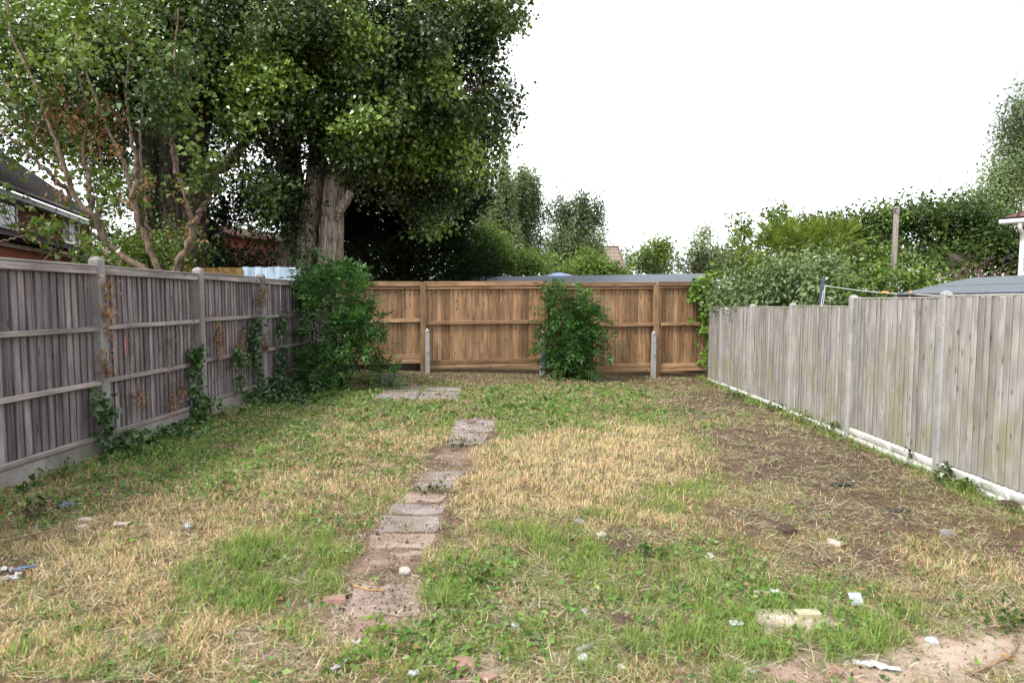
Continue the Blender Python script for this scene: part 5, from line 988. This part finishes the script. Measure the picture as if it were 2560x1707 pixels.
def blades(x, y, Ln, Wd, lean, col, bend, phi=None, z0=-.004):
    n = len(x); phi = RNG.random(n) * 2 * math.pi if phi is None else phi; z = gz(x, y) + z0
    d = np.stack([np.cos(phi), np.sin(phi), 0 * phi], -1); side = np.stack([-np.sin(phi), np.cos(phi), 0 * phi], -1)
    # blades twist so that some show their face
    tw = RNG.normal(size=n) * .8; side = side * np.cos(tw)[:, None] + d * np.sin(tw)[:, None]
    P = np.stack([x, y, z], -1); s, c = np.sin(lean)[:, None], np.cos(lean)[:, None]; up = np.array([0, 0, 1.])
    Lc = Ln[:, None]; mid = P + (d * s + up * c) * Lc * .55; l2 = np.minimum(lean + bend, 1.72); tip = mid + (d * np.sin(l2)[:, None] + up * np.cos(l2)[:, None]) * Lc * .45
    tip[:, 2] = np.maximum(tip[:, 2], z + .004); w = Wd[:, None] * .5
    V = np.stack([P - side * w, P + side * w, mid + side * w * .8, mid - side * w * .8, tip], 1).reshape(-1, 3); b = np.arange(n)[:, None] * 5
    return V, b + np.array([[0, 1, 2, 3]]), b + np.array([[3, 2, 4]]), col
def pick(cols, w, n):
    cols = np.array(cols); return cols[RNG.choice(len(cols), n, p=np.array(w) / sum(w))]
def grass():
    x, y = sample(470000, 2.7, 16.6, 1.05); g, d, lf, b, s = masks(x, y); sl_ = in_slab(x, y)
    dens = np.clip(.30 + .75 * g + .55 * d - .95 * b - 1.3 * s + .1, .03, 1); tuft = np.clip(fbm(x * 9, y * 9, 81, 2) * 2.4 - .55, .12, 1.15)
    k = (RNG.random(len(x)) < dens * tuft) & (~sl_ | (RNG.random(len(x)) < .14 * (fbm(x * 6, y * 6, 111, 2) > .5))); x, y, g, d, lf, b = [a[k] for a in (x, y, g, d, lf, b)]; n = len(x)
    isg = RNG.random(n) < np.clip(.50 + .75 * g - .60 * d, .10, .97)
    cg = np.array([.175, .265, .054]) * (.55 + .85 * RNG.random((n, 1))) * (1 + .25 * RNG.normal(size=(n, 3)) * np.array([.5, .2, .4])); cg = cg + (RNG.random((n, 1)) < .25) * np.array([.06, .045, .015])
    cd = np.array([.60, .455, .262]) * (.5 + .8 * RNG.random((n, 1))) * (.85 + .3 * d[:, None]) * (1 + .12 * RNG.normal(size=(n, 3))); col = np.where(isg[:, None], cg, cd).clip(.01, .8)
    far = np.clip(y / 5, 1, 2.4); Ln = (.030 + .035 * RNG.random(n)) * (1 + .75 * g * isg + .25 * d) * (1 + .5 * np.clip(fbm(x * 2, y * 2, 91) - .4, 0, 1)) * far ** .25; Wd = (.0028 + .0022 * RNG.random(n)) * far
    Ln = Ln * (1 + 1.3 * np.clip(1 - (RX(y) - x) / .25, 0, 1) * RNG.random(n)) * (.75 + .5 * RNG.random(n)) * (1 + 4.5 * np.clip(fbm(x * 5, y * 5, 121, 2) - .62, 0, .3) * g)
    V, q4, q3, c = blades(x, y, Ln, Wd, np.abs(RNG.normal(size=n)) * .5 + .15, col, np.abs(RNG.normal(size=n)) * .6)
    o = link('grass', npmesh('grass', V, [q4, q3], GM, False, None, np.vstack([c, c]))); tag(o, 'short tufted grass partly green and partly bleached on the rough lawn', 'grass', None, 'stuff'); return n
def straw():
    x, y = sample(360000, 2.7, 16.6, 1.05); g, d, lf, b, s = masks(x, y); sl_ = in_slab(x, y); k = (RNG.random(len(x)) < np.clip(.50 - .10 * b - .6 * s + .15 * lf, .04, 1) * np.clip(fbm(x * 5, y * 5, 97, 2) * 2.6 - .6, .15, 1.1)) & (~sl_ | (RNG.random(len(x)) < .42))
    x, y, g, d, lf, b = [a[k] for a in (x, y, g, d, lf, b)]; n = len(x)
    pal = [(.52, .42, .25), (.66, .58, .42), (.34, .23, .135), (.13, .085, .055), (.24, .27, .14), (.12, .18, .065), (.38, .38, .26)]
    ca = pick(pal, [3, 2, 2.4, 1.6, 1.4, 1.0, 1.0], n); cb = pick(pal, [1, 1.2, .7, .8, 2.6, 3.2, 2.2], n); c = np.where((RNG.random(n) < np.clip(.25 + .7 * g + .35 * lf - .45 * d, 0, 1))[:, None], cb, ca) * (.65 + .6 * RNG.random((n, 1)))
    rb = np.clip((x - 1.0) / 3.5, 0, 1); far = np.clip(y / 5, 1, 2.4); Ln = (.035 + .13 * RNG.random(n) ** 2.4) * (1 + .9 * rb * (RNG.random(n) < .3)); Wd = (.0024 + .0022 * RNG.random(n)) * far
    V, q4, q3, c = blades(x, y, Ln, Wd, 1.28 + .22 * RNG.random(n), c.clip(.01, .8), RNG.random(n) * .35, None, .006 + .016 * RNG.random(n))
    o = link('straw_clippings', npmesh('straw_clippings', V, [q4, q3], GM, False, None, np.vstack([c, c]))); tag(o, 'loose dry straw and grass clippings scattered over the lawn', 'straw', None, 'stuff')
def broadleaf():
    x, y = sample(190000, 2.7, 16.6, 1.05); g, d, lf, b, s = masks(x, y); sl_ = in_slab(x, y)
    k = (RNG.random(len(x)) < np.clip(.05 + .85 * lf + .10 * g - .4 * b - .25 * d - s, .02, 1) * np.clip(fbm(x * 4, y * 4, 99, 2) * 2.8 - .7, .1, 1.1)) & ~sl_; x, y, lf, g = x[k], y[k], lf[k], g[k]; n = len(x)
    P = np.stack([x, y, gz(x, y) + .008 + .035 * RNG.random(n)], -1); Nn = rnd3(n) * .75 + np.array([0, -.1, 1.]); Ln = (.022 + .038 * RNG.random(n) ** 1.6) * np.clip(y / 7, 1, 1.6); V, F = leafgeo(P, Nn, rnd3(n) * np.array([1, 1, .3]), Ln, Ln * (.45 + .4 * RNG.random(n)), .15, .45)
    c = np.array([.060, .135, .022]) * (.4 + 1.3 * RNG.random((n, 1))) + (RNG.random((n, 1)) < .28) * np.array([.06, .08, .012]) + (RNG.random((n, 1)) < .16) * np.array([.10, .09, .07]); c = np.where((RNG.random(n) < .06)[:, None], np.array([.28, .17, .08]), c)
    o = link('ground_weeds', npmesh('ground_weeds', V, [F], GM, False, None, c.clip(.01, .7))); tag(o, 'small broad leaved weeds and cut ivy leaves among the grass', 'weeds', None, 'stuff')
def crumbs():
    x, y = sample(60000, 2.7, 14, 1.2); g, d, lf, b, s = masks(x, y); sl_ = in_slab(x, y); k = RNG.random(len(x)) < np.clip(.03 + .35 * b + .25 * s + .25 * sl_, 0, .6); x, y, b = x[k], y[k], b[k]; n = len(x)
    r = (.004 + .010 * RNG.random(n) ** 3) * np.clip(y / 6, 1, 2); C = np.stack([x, y, gz(x, y) + r * .3 + .012 * in_slab(x, y)], -1); T = np.array([[1, 0, -.4], [-.5, .87, -.4], [-.5, -.87, -.4], [0, 0, .9]])
    V = (C[:, None, :] + T[None] * r[:, None, None] * (1 + .3 * RNG.normal(size=(n, 4, 1)))).reshape(-1, 3); F = (np.arange(n)[:, None, None] * 4 + np.array([[0, 1, 3], [1, 2, 3], [2, 0, 3]])[None]).reshape(-1, 3)
    c = pick([(.10, .065, .05), (.22, .15, .12), (.40, .34, .30), (.62, .60, .58), (.05, .04, .035)], [4, 3, 1.4, .7, 1.5], n)
    tag(link('gravel', npmesh('gravel', V, [F], GM, False, None, np.repeat(c, 3, 0))), 'small stones and soil crumbs on the bare patches', 'gravel', None, 'stuff')
GM = attr_mat('grass blades', .22, .6)
NG = grass(); straw(); broadleaf(); crumbs()
